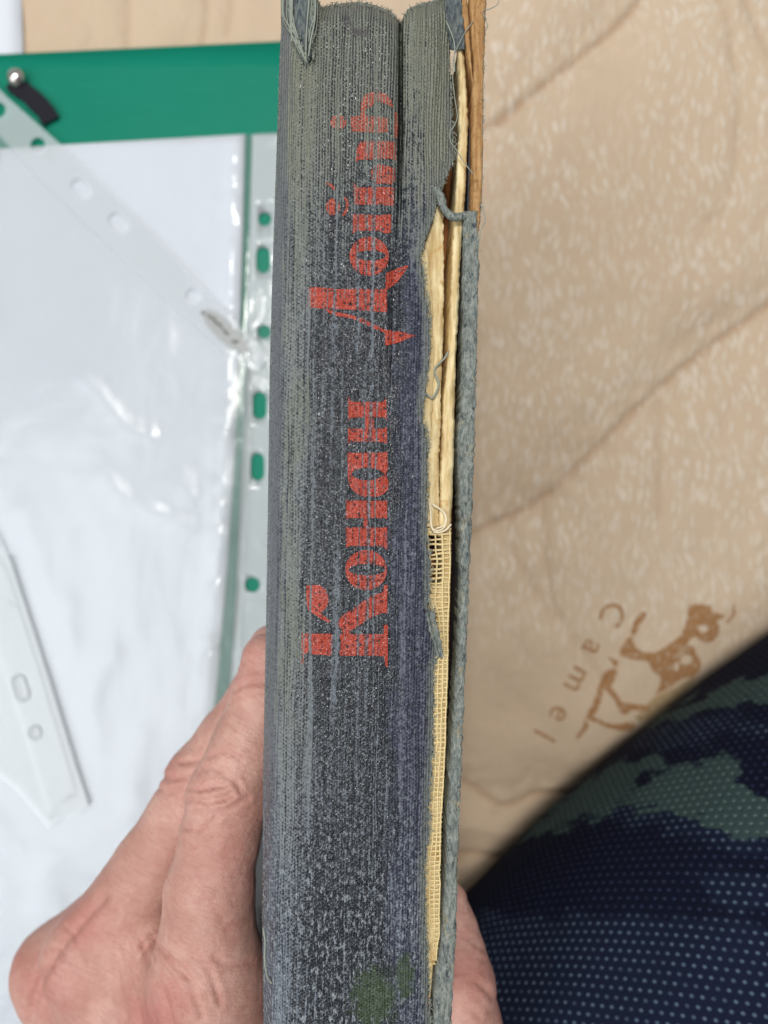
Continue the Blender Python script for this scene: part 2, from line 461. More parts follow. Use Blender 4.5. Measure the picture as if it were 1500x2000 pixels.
def mat_trousers():
    g = G('camouflage_knit')
    uv = g.t.nodes.new('ShaderNodeUVMap'); uv.uv_map = 'UVMap'
    q = g.t.nodes.new('ShaderNodeSeparateXYZ'); g.L(g.vm('MULTIPLY', uv.outputs[0], (1000, 1000, 0)), q.inputs[0])
    U, V = q.outputs[0], q.outputs[1]
    p = 2.5
    row = g.M('FLOOR', g.mul(V, 1 / (p * .86)))
    uo = g.add(g.mul(U, 1 / p), g.mul(g.M('MODULO', g.M('ABSOLUTE', row), 2.0), .5))
    fx = g.sub(g.M('FRACT', uo), .5); fy = g.sub(g.M('FRACT', g.mul(V, 1 / (p * .86))), .5)
    d = g.M('SQRT', g.add(g.mul(fx, fx), g.mul(fy, fy)))
    dot = g.ss(d, .32, .08)
    cu = g.mul(g.M('FLOOR', uo), p); cv = g.mul(row, p * .86)          # colour changes stitch by stitch
    rnd = g.noise(g.comb(g.mul(cu, 5.3), g.mul(cv, 4.7)), 1.0, 0)
    gp = g.attr('green').outputs['Fac']; bp = g.attr('blue').outputs['Fac']
    ng = g.noise(g.comb(g.mul(cu, .10), g.mul(cv, .15)), 1.0, 2)
    gm = g.ss(g.add(gp, g.mul(g.sub(ng, .5), 1.1)), .42, .54)
    bm_ = g.ss(g.add(bp, g.mul(g.sub(ng, .5), .7)), .40, .58)
    ground = g.mix(bm_, rgb(14, 17, 34), rgb(21, 27, 46))
    ground = g.mix(gm, ground, rgb(52, 68, 68))
    dc = g.mix(bm_, rgb(42, 50, 74), rgb(80, 95, 114))
    dc = g.mix(gm, dc, rgb(92, 111, 104))
    dot = g.mul(dot, g.ss(rnd, .25, .6, .45, 1.0))
    c = g.mix(dot, ground, dc)
    fz = g.noise(g.co, 3, 3)
    h = g.add(g.mul(dot, -1.0), g.mul(fz, .4))
    return g.done(g.pbr(c, .92, g.bump(h, .5, .8), .1))

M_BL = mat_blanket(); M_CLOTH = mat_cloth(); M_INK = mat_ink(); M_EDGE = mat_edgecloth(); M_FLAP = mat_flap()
M_CREAM = mat_cream(); M_BOARD = mat_board(); M_PAGES = mat_pages(); M_COVER = mat_cover()
M_GAUZE = simple('cream_cotton_thread', rgb(226, 204, 152), .9, .2, 2.5, .1)
M_WHITETHREAD = simple('pale_thread', rgb(222, 208, 178), .9, .2)
M_GREYTHREAD = simple('grey_thread', rgb(142, 147, 136), .9, .2)
M_PAPER = mat_paper(); M_GREEN = mat_green(); M_SKIN = mat_skin(); M_TR = mat_trousers()
M_FILM = mat_film('clear_plastic_film', .10, .17, bumpmm=.2)
M_FILM2 = mat_film('creased_clear_film', .16, .24, bumpmm=.2)
M_STRIP = mat_film('milky_plastic_strip', .42, .15, bumpmm=.3)
M_GLARE = mat_film('glare_whitened_film', .50, .12, bumpmm=.5)  # clear film with its glare painted in as extra milky white
def mat_print(name, col):
    g = G(name); a = g.noise(g.co, .55, 4, .65)
    return g.done(g.pbr(g.mix(g.ss(a, .48, .70), col, rgb(188, 166, 140)), .9, g.bump(a, .2), .2))
M_PRINT = mat_print('brown_print', rgb(158, 116, 76))
M_PRINT2 = mat_print('olive_print', rgb(170, 146, 110))
M_BLACK = simple('black_elastic', rgb(28, 27, 36), .8, .3, 1.5, .3)
M_METAL = simple('polished_steel', (.62, .58, .53), .16, .5, None, .2, 1.0)
M_LABEL = simple('pale_grey_label', rgb(158, 161, 160), .4, .4)
M_MARK = simple('grey_label_print', rgb(92, 95, 84), .6, .3)
M_NAIL = simple('thumb_nail', rgb(216, 168, 158), .3, .5)
# ------------------------------------------------------------------ blanket
K0 = HC / FPX
def w0(pts, z=0.0):
    k = (HC - z) / FPX
    return [((a - 750) * k, (1000 - b) * k) for a, b in pts]
SEAMS = [w0(spl(p, 5)) for p in (
    [(860, 330), (945, 242), (985, 225), (1080, 140), (1180, 60), (1240, 5), (1300, -80)],
    [(830, 1075), (920, 1043), (1000, 1010), (1065, 975), (1130, 915), (1230, 815), (1330, 725), (1400, 670), (1500, 600), (1620, 520)],
    [(880, 1520), (920, 1545), (965, 1575), (1000, 1585), (1060, 1560), (1150, 1560)],
    [(880, 1690), (930, 1682), (1000, 1690)])]
SUB = [w0(spl(p, 5)) for p in (
    [(1292, 770), (1290, 900), (1288, 1010)],
    [(1068, 985), (1066, 1060), (1075, 1150), (1105, 1225), (1150, 1285), (1180, 1330)],
    [(995, 1060), (1020, 1110), (1060, 1175), (1085, 1210)],
    [(1395, -20), (1425, 60), (1440, 180), (1440, 300), (1415, 400), (1385, 430)],
    [(1440, -30), (1480, 60), (1530, 150)],
    [(245, -60), (248, 20), (242, 100)], [(400, -30), (402, 30), (388, 90)], [(452, -40), (448, 30), (440, 60)])]
def zb(x, y):
    x = np.asarray(x, float); y = np.asarray(y, float)
    z = (fbm(x / 45, y / 45, o=3, seed=3) - .5) * 6 + (fbm(x / 15, y / 18, o=2, seed=33) - .5) * 1.8
    d = np.full(x.shape, 1e9)
    for s in SEAMS: d = np.minimum(d, segdist(x, y, s))
    z = z + 4.6 * (1 - np.exp(-(d / 13) ** 2)) - 4.6 - 2.4 * np.exp(-(d / 1.2) ** 2) + 2.6 * (fbm(x / 5, y / 5, o=2, seed=14) - .5) * np.exp(-(d / 10) ** 2)
    d2 = np.full(x.shape, 1e9)
    for s in SUB: d2 = np.minimum(d2, segdist(x, y, s))
    z = z + .9 * (1 - np.exp(-(d2 / 5) ** 2)) - .9 - .9 * np.exp(-(d2 / 1.0) ** 2)
    z = z + (fbm(x / 6, y / 11, o=2, seed=9) - .5) * .7
    flat = sm(x, -15, -30) * sm(y, 205, 180)                 # pressed flat under the folder
    return z * (1 - flat) + flat * np.minimum(z - 1.0, -.8)
gx = np.arange(-330, 331, 1.25); gy = np.arange(-360, 341, 1.25)
X, Y = np.meshgrid(gx, gy)
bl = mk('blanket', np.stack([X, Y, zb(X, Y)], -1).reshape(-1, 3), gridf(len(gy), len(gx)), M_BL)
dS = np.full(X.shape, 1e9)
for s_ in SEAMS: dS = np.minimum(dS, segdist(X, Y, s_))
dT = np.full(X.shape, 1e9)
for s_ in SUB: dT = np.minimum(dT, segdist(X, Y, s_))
setattr_pt(bl, 'seam_shade', np.maximum(np.exp(-(dS / .8) ** 2), .4 * np.exp(-(dT / 1.0) ** 2)))
tag(bl, 'beige quilted blanket with woven dash pattern under everything', 'blanket', kind='structure')
zdec = lambda x, y: zb(x, y) + .35

# printed emblem and lettering on the blanket
def cc(p): return w0([(1130 + a / 4.054, 1150 + b / 4.054) for a, b in p], -1.5)
def circ(c, rx, ry, n=14): return [(c[0] + rx * math.cos(t), c[1] + ry * math.sin(t)) for t in np.linspace(0, 2 * np.pi, n, endpoint=False)]
def rag(p, amp, n=5):
    q = spl(list(p) + [p[0]], n)[:-1]
    return [(a + random.uniform(-amp, amp), b + random.uniform(-amp, amp)) for a, b in q]
camel = [
    ([(850, 125), (900, 115), (1000, 122), (1040, 180), (1120, 195), (1105, 228), (1065, 240), (1088, 310), (1050, 395), (970, 410), (890, 372), (835, 420), (765, 500), (700, 430), (770, 370), (820, 290), (832, 200)], [circ((960, 305), 42, 30)]),
    ([(690, 415), (640, 468), (520, 495), (430, 448), (400, 362), (340, 420), (312, 510), (420, 548), (520, 560), (572, 640), (622, 680), (622, 750), (585, 825), (700, 762), (760, 715), (830, 690), (900, 668), (942, 600), (930, 535), (870, 440), (800, 470), (760, 520)], [circ((825, 545), 50, 40), circ((745, 600), 18, 40)]),
    ([(425, 365), (470, 275), (522, 185), (492, 176), (432, 238), (392, 330)], []),
    ([(200, 640), (292, 620), (272, 720), (242, 762), (300, 838), (332, 888), (520, 908), (512, 950), (400, 945), (352, 980), (302, 948), (262, 862), (190, 782), (160, 862), (132, 940), (100, 985), (120, 1005), (252, 1055), (400, 1038), (422, 1085), (362, 1108), (260, 1092), (122, 1042), (42, 1000), (100, 880), (150, 752)], []),
    ([(1195, 90), (1205, 190), (1160, 260), (1145, 250), (1180, 190)], []),
    ([(30, 1010), (60, 1060), (20, 1130), (-30, 1180), (-40, 1160), (0, 1110)], []),
    ([(215, 530), (290, 560), (280, 610), (240, 560)], []),
]
for out, hol in camel:
    k = .35 / 4.05 * 12
    o = polymesh('printed_camel', cc(rag(out, 5)), [cc(h) for h in hol], zdec, M_PRINT, bl, 1.3)
o = polymesh('printed_camel', cc(rag([(560, 850), (770, 745), (900, 680), (760, 850), (520, 1020), (425, 1000), (470, 960)], 5)), [], zdec, M_PRINT2, bl, 1.3)
def txt(ch, size_mm):
    cu = bpy.data.curves.new('t', 'FONT'); cu.body = ch; cu.size = size_mm; cu.align_x = 'CENTER'; cu.resolution_u = 3
    ob = bpy.data.objects.new('t', cu); COL.objects.link(ob)
    dg = bpy.context.evaluated_depsgraph_get(); me = bpy.data.meshes.new_from_object(ob.evaluated_get(dg))
    v = np.array([tuple(q.co) for q in me.vertices]); f = [list(p.vertices) for p in me.polygons]
    bpy.data.objects.remove(ob); bpy.data.meshes.remove(me)
    return v, f
ax = np.array([-.484, -.875]); up = np.array([.875, -.484])      # reading direction and letter top (world, y up)
for ch, (px, py), sz in (('C', (1195, 1198), 12.5), ('a', (1153, 1263), 12.5), ('m', (1122, 1324), 12.5), ('e', (1088, 1391), 12.5), ('l', (1064, 1437), 12.5)):
    v, f = txt(ch, sz)
    c = (v[:, :2].max(0) + v[:, :2].min(0)) / 2
    q = (v[:, :2] - c) * 1.08
    cx, cy = w0([(px, py)])[0]
    xy = np.array([cx, cy]) + q[:, :1] * ax + q[:, 1:2] * up
    mk('printed_letter', np.column_stack([xy, zdec(xy[:, 0], xy[:, 1])]), f, M_PRINT, bl)

# ------------------------------------------------------------------ green folder
fold = root('green_folder', (-120, 0, 1))
tag(fold, 'flat green plastic folder lying left of the book under the plastic sleeves', 'folder')
out = w0([(-260, 118), (0, 106), (300, 92), (560, 80), (612, 78), (640, 1100), (640, 2250), (-260, 2250)], 2)
polymesh('cover_panel', out, [], lambda x, y: 2.0 + 0 * x, M_GREEN, fold, 12, 1.6)
mb = MB()
st = P(*np.array([(20, 158), (48, 178), (70, 198), (86, 214), (98, 236)]).T, 4.2)
st = spl(st, 6); n = len(st)
t = np.gradient(st, axis=0); t /= np.linalg.norm(t, axis=1)[:, None]; nn = np.column_stack([-t[:, 1], t[:, 0], 0 * t[:, 0]])
wd = (3.2 + .5 * vn(np.arange(n) * .9, 0))[:, None]
rows = np.stack([st - nn * wd + [0, 0, -1.6], st - nn * wd, st + nn * wd, st + nn * wd + [0, 0, -1.6]], 1)
mk('strap', rows.reshape(-1, 3), gridf(n, 4), M_BLACK, fold, False)
# domed steel button
c0 = P(31, 151, 5.2); r0 = 3.6
prof = [(0, 2.5), (1.2, 2.35), (2.3, 1.8), (3.0, 1.0), (3.5, 0), (3.6, -.8), (3.2, -1.4), (2.0, -3.0)]
th = np.linspace(0, 2 * np.pi, 28, endpoint=False)
v = np.array([[(c0[0] + r * math.cos(a), c0[1] + r * math.sin(a), c0[2] + z) for a in th] for r, z in prof])
mk('button', v.reshape(-1, 3), gridf(len(prof), 28, True)[:, ::-1], M_METAL, fold)

# ------------------------------------------------------------------ sheets of paper
sheet = polymesh('paper_sheet', w0([(-260, 308), (0, 291), (250, 276), (479, 263), (474, 480), (466, 720), (456, 920), (445, 1100), (418, 1390), (385, 1800), (355, 2230), (-260, 2230)], 2.6), [],
                 lambda x, y: 2.7 + .35 * fbm(x / 40, y / 40, o=2, seed=5), M_PAPER, None, 7, .3)
tag(sheet, 'large white paper sheet inside the plastic sleeves left of the book', 'paper')
sheet2 = polymesh('paper_sheet', w0([(-260, -200), (36, -200), (46, 96), (46, 140), (-260, 140)], 0), [], lambda x, y: .6 + 0 * x, M_PAPER, None, 12, .6)
tag(sheet2, 'white paper corner showing above the green folder at the top left', 'paper')

# ------------------------------------------------------------------ plastic sleeves
def slot(cx, cy, rx, ry, rot=0.0, n=10):
    """round or stadium hole in pixels"""
    d = max(ry - rx, 0); q = []
    for k in range(n): a = math.pi * k / (n - 1); q.append((rx * math.cos(a), d + rx * math.sin(a)))
    for k in range(n): a = math.pi + math.pi * k / (n - 1); q.append((rx * math.cos(a), -d + rx * math.sin(a)))
    c, s = math.cos(rot), math.sin(rot)
    return [(cx + a * c - b * s, cy + a * s + b * c) for a, b in q]

# sleeve around the big sheet
slv = root('plastic_sleeve', (-60, 0, 2.5))
tag(slv, 'clear punched sleeve with holed margin running upright beside the book', 'plastic sleeve')
XL = lambda y: np.interp(y, [262, 720, 1140, 1390, 2230], [493, 480, 462, 447, 405])
XP = lambda y: np.interp(y, [263, 480, 720, 920, 1100, 1390, 1800, 2230], [479, 474, 466, 456, 445, 418, 385, 355])
a = np.linspace(0, 1, 150) ** .6; b = np.linspace(0, 1, 260)
A, B = np.meshgrid(a, b)
py = 262 + (2230 - 262) * B + (1 - A) * 45 * (1 - B); px = -260 + (XL(py) + 4 + 260) * A
dg_ = px - XP(py)
z = 3.15 + .25 * fbm(px / 90, py / 90, o=2, seed=4) + (.9 + .9 * vn(py / 55, 0, seed=8)) * np.exp(-((dg_ + 22) / 17.0) ** 2) * (.35 + .65 * vn(py / 23, 3, seed=2)) - .55 * sm(dg_, -6, 10)
z = z + .5 * (fbm(px / 18, py / 14, o=2, seed=6) - .5) * np.exp(-((dg_ + 14) / 22.0) ** 2)
mk('film', P(px, py, z).reshape(-1, 3), gridf(*px.shape)[:, ::-1], M_FILM, slv)
h1 = [slot(517, 428, 13.5, 13.5), slot(514, 508, 14, 26), slot(516, 648, 13.5, 13.5), slot(507, 792, 14, 27), slot(503, 912, 13.5, 27), slot(493, 1142, 15, 15), slot(478, 1420, 14, 14), slot(470, 1560, 14, 27), slot(462, 1700, 14, 14), slot(455, 1850, 14, 27)]
polymesh('punched_strip', w0([(493, 262), (480, 720), (462, 1140), (447, 1390), (405, 2230), (490, 2230), (540, 1390), (552, 1140), (566, 720), (575, 258)], 2.9), [w0(h, 2.9) for h in h1],
         lambda x, y: 2.75 + .25 * fbm(x / 20, y / 20, o=2, seed=1), M_STRIP, slv, 4, .06)

# sleeve lying askew across the sheet
slv2 = root('plastic_sleeve', (-100, 40, 4))
tag(slv2, 'crumpled clear sleeve with diagonal holed margin and small oval label', 'plastic sleeve')
up_e = [(-170, -10), (-60, 112), (10, 186), (130, 292), (300, 455), (420, 590), (505, 672), (524, 700)]
lo_e = [(500, 728), (470, 712), (400, 655), (300, 563), (190, 458), (100, 372), (0, 268), (-100, 160), (-180, 70)]
h2 = [slot(-6, 212, 15, 15), slot(72, 281, 14.5, 14.5), slot(155, 365, 14, 21, -.785), slot(228, 432, 14, 21, -.785), slot(375, 576, 14, 14)]
zs2 = lambda x, y: 4.6 + .7 * (fbm(x / 30, y / 30, o=1, seed=12) - .5)
polymesh('punched_strip', w0(up_e + lo_e, 5.4), [w0(h, 5.4) for h in h2], zs2, M_STRIP, slv2, 3)
lab = polymesh('label', w0([(438 + 58 * math.cos(t) * .74 - 17 * math.sin(t) * .68, 645 + 58 * math.cos(t) * .68 + 17 * math.sin(t) * .74) for t in np.linspace(0, 2 * np.pi, 32, endpoint=False)], 5.9), [], lambda x, y: zs2(x, y) + .35, M_LABEL, slv2, 3)
for seg in ([(392, 608), (398, 612)], [(405, 614), (412, 620), (418, 622), (420, 630), (428, 632), (432, 640)], [(436, 642), (441, 650), (446, 652)], [(452, 664), (458, 668), (464, 664)]):
    mb = MB(); q = spl(w0(seg, 6.0), 5); mb.tube(np.column_stack([q, zs2(q[:, 0], q[:, 1]) + .42]), .42, 6); mb.build('label_mark', M_MARK, lab)
# its bag
a = np.linspace(0, 1, 230); b = np.linspace(0, 1, 330)
A, B = np.meshgrid(a, b)
for _ in range(1):
    xt = -200 + 692 * A
    yt = np.interp(xt, [-180, -100, 0, 100, 190, 300, 400, 470, 500], [70, 160, 268, 372, 458, 563, 655, 712, 728])
    py = yt + (2230 - yt) * B
    px = -200 + (np.interp(py, [700, 1140, 1390, 2230], [495, 478, 462, 425]) + 200) * A
z = 4.4 + 1.6 * (fbm(px / 170, py / 260, o=3, seed=21) - .4)
z += .28 * np.abs(fbm(px / 60 + .5 * vn(py / 120, 0), py / 210, o=3, seed=23) - .5) * 2 * sm(py, 600, 1000)
ridges = [([(158, 738), (190, 765), (240, 830), (290, 850)], 1.6, 9), ([(200, 930), (240, 975), (320, 1010), (370, 1030)], 1.9, 11), ([(300, 960), (350, 945), (365, 970)], 1.2, 12),
          ([(215, 1280), (190, 1310), (175, 1380), (185, 1450)], 2.0, 13), ([(270, 1440), (255, 1510), (260, 1580)], 1.9, 14), ([(100, 1640), (85, 1720), (95, 1790)], 2.2, 15),
          ([(418, 1040), (445, 1048)], 1.6, 6), ([(390, 1255), (420, 1258)], 1.4, 6), ([(130, 1180), (135, 1260)], 1.2, 12), ([(300, 660), (320, 640), (325, 680)], .8, 10), ([(40, 1000), (80, 1180), (110, 1290)], 1.5, 12)]
for pts, hgt, wdt in ridges:
    d = segdist(px, py, spl(pts, 5)); z += .36 * hgt * np.exp(-(d / (2.0 * wdt)) ** 2)
dgap = px - XP(py)
z += 1.5 * np.exp(-((dgap + 20) / 22) ** 2) * sm(py, 700, 800) * sm(py, 1250, 1050) * (.5 + .5 * vn(py / 60, 1, seed=31))
z = z - 1.2 * sm(dgap, 5, 30)
z = np.maximum(z, 3.6)
in3 = np.maximum(sm(segdist(px, py, [(-150, 820), (8, 1085), (168, 1580), (88, 1624), (-150, 1400)]), 70, 20), inside(px, py, [(-150, 820), (8, 1085), (168, 1580), (88, 1624), (-150, 1400)]))
z = z * (1 - in3) + in3 * np.minimum(z, 4.2)
mk('film', P(px, py, z).reshape(-1, 3), gridf(*px.shape)[:, ::-1], M_FILM2, slv2)

# third sleeve: its corner at the lower left
slv3 = root('plastic_sleeve', (-150, -60, 7))
tag(slv3, 'shiny corner of a third clear sleeve at the lower left edge', 'plastic sleeve')
zs3 = lambda x, y: 5.4 + 1.0 * (fbm(x / 22, y / 40, o=1, seed=41) - .5)
pts3 = [(-150, 820), (-40, 985), (8, 1085), (50, 1215), (100, 1370), (140, 1500), (168, 1580), (150, 1596), (120, 1602), (88, 1624), (60, 1590), (20, 1545), (-40, 1500), (-150, 1400)]
polymesh('film', w0(pts3, 8.2), [], zs3, M_GLARE, slv3, 2.5)
polymesh('punched_strip', w0([(-60, 1010), (5, 1120), (60, 1290), (110, 1450), (140, 1552), (86, 1592), (40, 1440), (-20, 1260), (-80, 1080)], 9), [w0(slot(38, 1345, 13, 26, -.3), 9), w0(slot(66, 1432, 12, 13), 9)],
         lambda x, y: zs3(x, y) + .35, M_GLARE, slv3, 2.5)
mb = MB(); q = w0(spl([(8, 1085), (50, 1215), (100, 1370), (140, 1500), (166, 1578)], 8), 9); q = np.array(q)
mb.tube(np.column_stack([q, zs3(q[:, 0], q[:, 1]) + .1]), .45, 6); mb.build('welded_edge', M_GLARE, slv3)

for cx, cy, rx, ry, rot in ((38, 1345, 13, 26, -.3), (66, 1432, 12, 13, 0)):
    mb = MB(); q = np.array(w0(slot(cx, cy, rx, ry, rot) + [slot(cx, cy, rx, ry, rot)[0]], 6.5))
    mb.tube(np.column_stack([q, zs3(q[:, 0], q[:, 1]) + .45]), .4, 6, False); mb.build('hole_rim', M_GLARE, slv3)
# ------------------------------------------------------------------ the book
ZS = 146.0
book = root('old_book', (-4, 0, 4))
tag(book, 'worn navy cloth book with red spine lettering and torn joint held upright', 'book')
fy = lambda pts: (lambda y: np.interp(y, [p[0] for p in pts], [p[1] for p in pts]))
XLft = fy([(-20, 548), (60, 549), (110, 546), (300, 540), (470, 534), (700, 527), (1000, 523), (1240, 519), (1500, 514), (1800, 512), (2120, 516)])
TORN = fy([(-20, 884), (60, 884), (110, 878), (160, 880), (250, 884), (300, 888), (360, 864), (397, 851), (441, 838), (472, 824), (490, 820), (525, 826), (574, 832), (612, 838), (665, 839), (700, 838), (793, 824), (853, 835), (960, 833), (1043, 833), (1093, 840), (1177, 837), (1203, 848), (1277, 858), (1293, 848), (1340, 847), (1457, 846), (1545, 839), (1632, 838), (1685, 829), (1790, 831), (1874, 834), (1996, 841), (2120, 848)])
HEAD = fy([(540, -14), (616, -14), (628, 14), (660, 7), (700, 3), (735, 10), (765, 24), (778, 38), (783, 44), (788, 32), (800, 15), (825, 6), (850, 0), (900, -12)])
def zspine(px, py):
    L, T = XLft(py), TORN(py)
    w = 322.0
    s = (px - L) / w
    z = ZS + 1.3 * np.sin(np.pi * np.clip(s, 0, 1)) - 7.0 * np.clip(1 - s / .13, 0, 1) ** 2.6 - 2.2 * np.clip((s - .84) / .2, 0, 1.3) ** 2
    fade = sm(py, 490, 270) ** 1.5
    gxc = 783 - 4 * sm(py, 250, 480)
    z = z - (9.0 * np.exp(-((px - gxc) / 3.6) ** 4) + 1.5 * np.exp(-np.abs(px - gxc) / 13)) * fade - .6 * np.exp(-((px - gxc) / 9) ** 2) * sm(py, 700, 450)
    z = z - .7 * np.exp(-((px - 770) / 9.0) ** 2) * sm(py, 420, 520) * sm(py, 800, 600)
    d = py - HEAD(px)
    z = z - 5.5 * np.clip(1 - d / 34.0, 0, 1) ** 2.2
    z = z + .35 * (fbm(px / 60, py / 150, o=3, seed=51) - .5) + .16 * (fbm(px / 7, py / 60, o=2, seed=52) - .5)
    z = z - .5 * np.exp(-((px - 580) / 7) ** 2) * sm(py, 340, 420) * sm(py, 620, 520)       # cracked crease
    return z
def zw(x, y):
    """spine height at world x, y (mm)"""
    z = np.full(np.shape(x), ZS)
    for _ in range(3):
        k = FPX / (HC - z); z = zspine(x * k + 750, 1000 - y * k)
    return z
R_, C_ = 760, 190
b = np.linspace(0, 1, R_)[:, None]; a = np.linspace(0, 1, C_)[None, :]
py0 = -14 + (2110 + 14) * b
pxx = XLft(py0) + (TORN(py0) + 6.0 * (fbm(py0 / 11, 0, o=3, seed=61) - .5) + 3.2 * (vn(py0 / 3.1, 5, seed=62) - .5) - XLft(py0)) * a
pyy = HEAD(pxx) + (2110 - HEAD(pxx)) * b
v = P(pxx, pyy, zspine(pxx, pyy))
# roll the left side down over the joint and the head inwards
colL = v[:, :1].copy(); sk = []
for dz, dx in ((14, -.6), (8, -.5), (3.5, -.2)): q = colL.copy(); q[..., 2] -= dz; q[..., 0] += dx * .6; sk.append(q)
v = np.concatenate(sk + [v], 1)
hd = []
for dz, dy in ((7, -3.0), (4.5, -.6), (1.8, .5)): q = v[:1].copy(); q[..., 2] -= dz; q[..., 1] += dy; hd.append(q)
v = np.concatenate(hd + [v], 0)
sp = mk('spine_cloth', v.reshape(-1, 3), gridf(*v.shape[:2])[:, ::-1], M_CLOTH, book)
m = sp.modifiers.new('solid', 'SOLIDIFY'); m.thickness = .0005; m.offset = -1
qx, qy = pix(v); setattr_pt(sp, 'tear', np.clip(1 - (TORN(qy) - qx) / 26.0, 0, 1) * sm(qy, 90, 200))

# red letters, bottom to top: К о н а н  Д о й л ь
def c6(p): return [(560 + a / 6.25, 1120 + b / 6.25) for a, b in p]
def c3(p): return [(500 + a / 3, 760 + b / 3) for a, b in p]
def c2(p): return [(500 + a / 3, 380 + b / 3) for a, b in p]
def c5(p): return [(540 + a / 5, 160 + b / 5) for a, b in p]
def ell(cx, cy, rx, ry, n=26): return [(cx + rx * math.cos(t), cy + ry * math.sin(t)) for t in np.linspace(0, 2 * np.pi, n, endpoint=False)]
LET = {
 'k': [(c6([(185, 720), (212, 735), (535, 735), (575, 738), (560, 760), (556, 990), (535, 1000), (300, 985), (235, 975), (212, 985), (205, 1110), (180, 1110), (195, 960), (180, 900)]), []),
       (c6([(650, 745), (690, 738), (1185, 740), (1185, 630), (1235, 628), (1232, 1140), (1208, 1138), (1188, 1010), (1000, 1002), (650, 1002), (640, 960), (660, 930)]), []),
       (c6([(235, 152), (300, 140), (400, 142), (470, 195), (508, 280), (510, 340), (475, 425), (415, 480), (525, 575), (515, 602), (420, 555), (350, 505), (262, 450), (240, 330)]), []),
       (c6([(1188, 140), (1230, 140), (1226, 485), (1170, 480), (1060, 525), (960, 580), (870, 650), (780, 695), (778, 745), (690, 740), (680, 700), (632, 650), (622, 600), (640, 560), (700, 500), (800, 440), (950, 330), (1060, 265), (1180, 230)]), [])],
 'o1': [(c3(ell(645, 1060, 122, 117)), [c3(ell(650, 1058, 108, 34))])],
 'n1': [(c3([(527, 648), (550, 652), (750, 655), (768, 648), (768, 760), (748, 755), (660, 755), (660, 810), (748, 812), (768, 805), (770, 945), (748, 922), (550, 918), (527, 928), (525, 810), (548, 810), (630, 810), (630, 755), (548, 755), (527, 762)]), [])],
 'a1': [(c3([(536, 368), (560, 374), (745, 372), (770, 365), (772, 470), (760, 500), (778, 545), (772, 590), (740, 620), (700, 632), (660, 625), (640, 632), (590, 615), (552, 575), (540, 530), (538, 480)]), [c3(ell(652, 497, 92, 37))])],
 'n2': [(c3([(540, 42), (553, 70), (580, 76), (745, 75), (762, 52), (768, 180), (748, 165), (690, 165), (690, 232), (748, 232), (766, 220), (768, 320), (745, 310), (556, 308), (540, 318), (540, 228), (556, 232), (640, 232), (640, 165), (556, 168), (542, 185)]), [])],
 'd': [(c2([(305, 545), (360, 543), (480, 555), (757, 556), (762, 462), (830, 432), (895, 415), (870, 455), (830, 510), (766, 560), (768, 690), (700, 685), (580, 678), (480, 671), (390, 668), (302, 662)]), []),
       (c2([(400, 668), (480, 690), (560, 706), (640, 733), (700, 765), (757, 792), (830, 802), (935, 828), (850, 862), (757, 886), (755, 810), (690, 785), (620, 750), (550, 724), (470, 712), (420, 690)]), [])],
 'o2': [(c2(ell(663, 362, 115, 114)), [c2(ell(672, 358, 88, 30))])],
 'i': [(c5([(752, 980), (790, 1035), (1150, 1035), (1145, 1215), (1000, 1200), (760, 1200)]), []), (c5([(748, 1295), (1000, 1302), (1120, 1295), (1118, 1470), (1070, 1482), (1000, 1455), (785, 1455), (745, 1485)]), []),
       (c5(ell(552, 1222, 68, 84)), []), (c5([(475, 990), (520, 985), (575, 1030), (565, 1060), (520, 1020)]), []), (c5([(655, 1120), (690, 1140), (710, 1210), (690, 1270), (655, 1315), (640, 1300), (675, 1240), (680, 1180)]), [])],
 'l': [(c5([(820, 582), (1168, 598), (1165, 770), (1100, 750), (900, 762), (800, 760), (770, 800), (765, 760), (785, 660)]), []), (c5([(950, 820), (1000, 805), (1160, 850), (1158, 960), (1130, 1005), (1050, 990), (980, 1000), (930, 950), (922, 880)]), [])],
 's': [(c5([(722, 340), (822, 330), (826, 200), (860, 130), (920, 102), (1010, 98), (1080, 125), (1125, 190), (1142, 260), (1110, 235), (1040, 205), (965, 180), (945, 240), (870, 262), (862, 330), (1000, 345), (1092, 360), (1088, 490), (980, 498), (820, 490), (730, 480)]), []),
       (c5(ell(605, 395, 78, 72)), []), (c5([(1142, 310), (1170, 290), (1186, 330), (1188, 500), (1172, 560), (1145, 545)]), [])],
}
def tow(pts): return [tuple(P(a, b, zspine(np.array(a), np.array(b)))[:2]) for a, b in pts]
zlet = lambda x, y: zw(x, y) + .07
for key, polys in LET.items():
    parts = []
    for out, hol in polys:
        d = spl(out + [out[0]], 3)[:-1] if key in ('o1', 'o2') else out
        o = polymesh('letter', tow(d), [tow(h) for h in hol], zlet, M_INK, book, .5)
        parts.append(o)
    if len(parts) > 1:                                     # one mesh per letter
        bm = bmesh.new()
        for o in parts: bm.from_mesh(o.data)
        for o in parts[1:]: me = o.data; bpy.data.objects.remove(o); bpy.data.meshes.remove(me)
        bm.to_mesh(parts[0].data); bm.free()

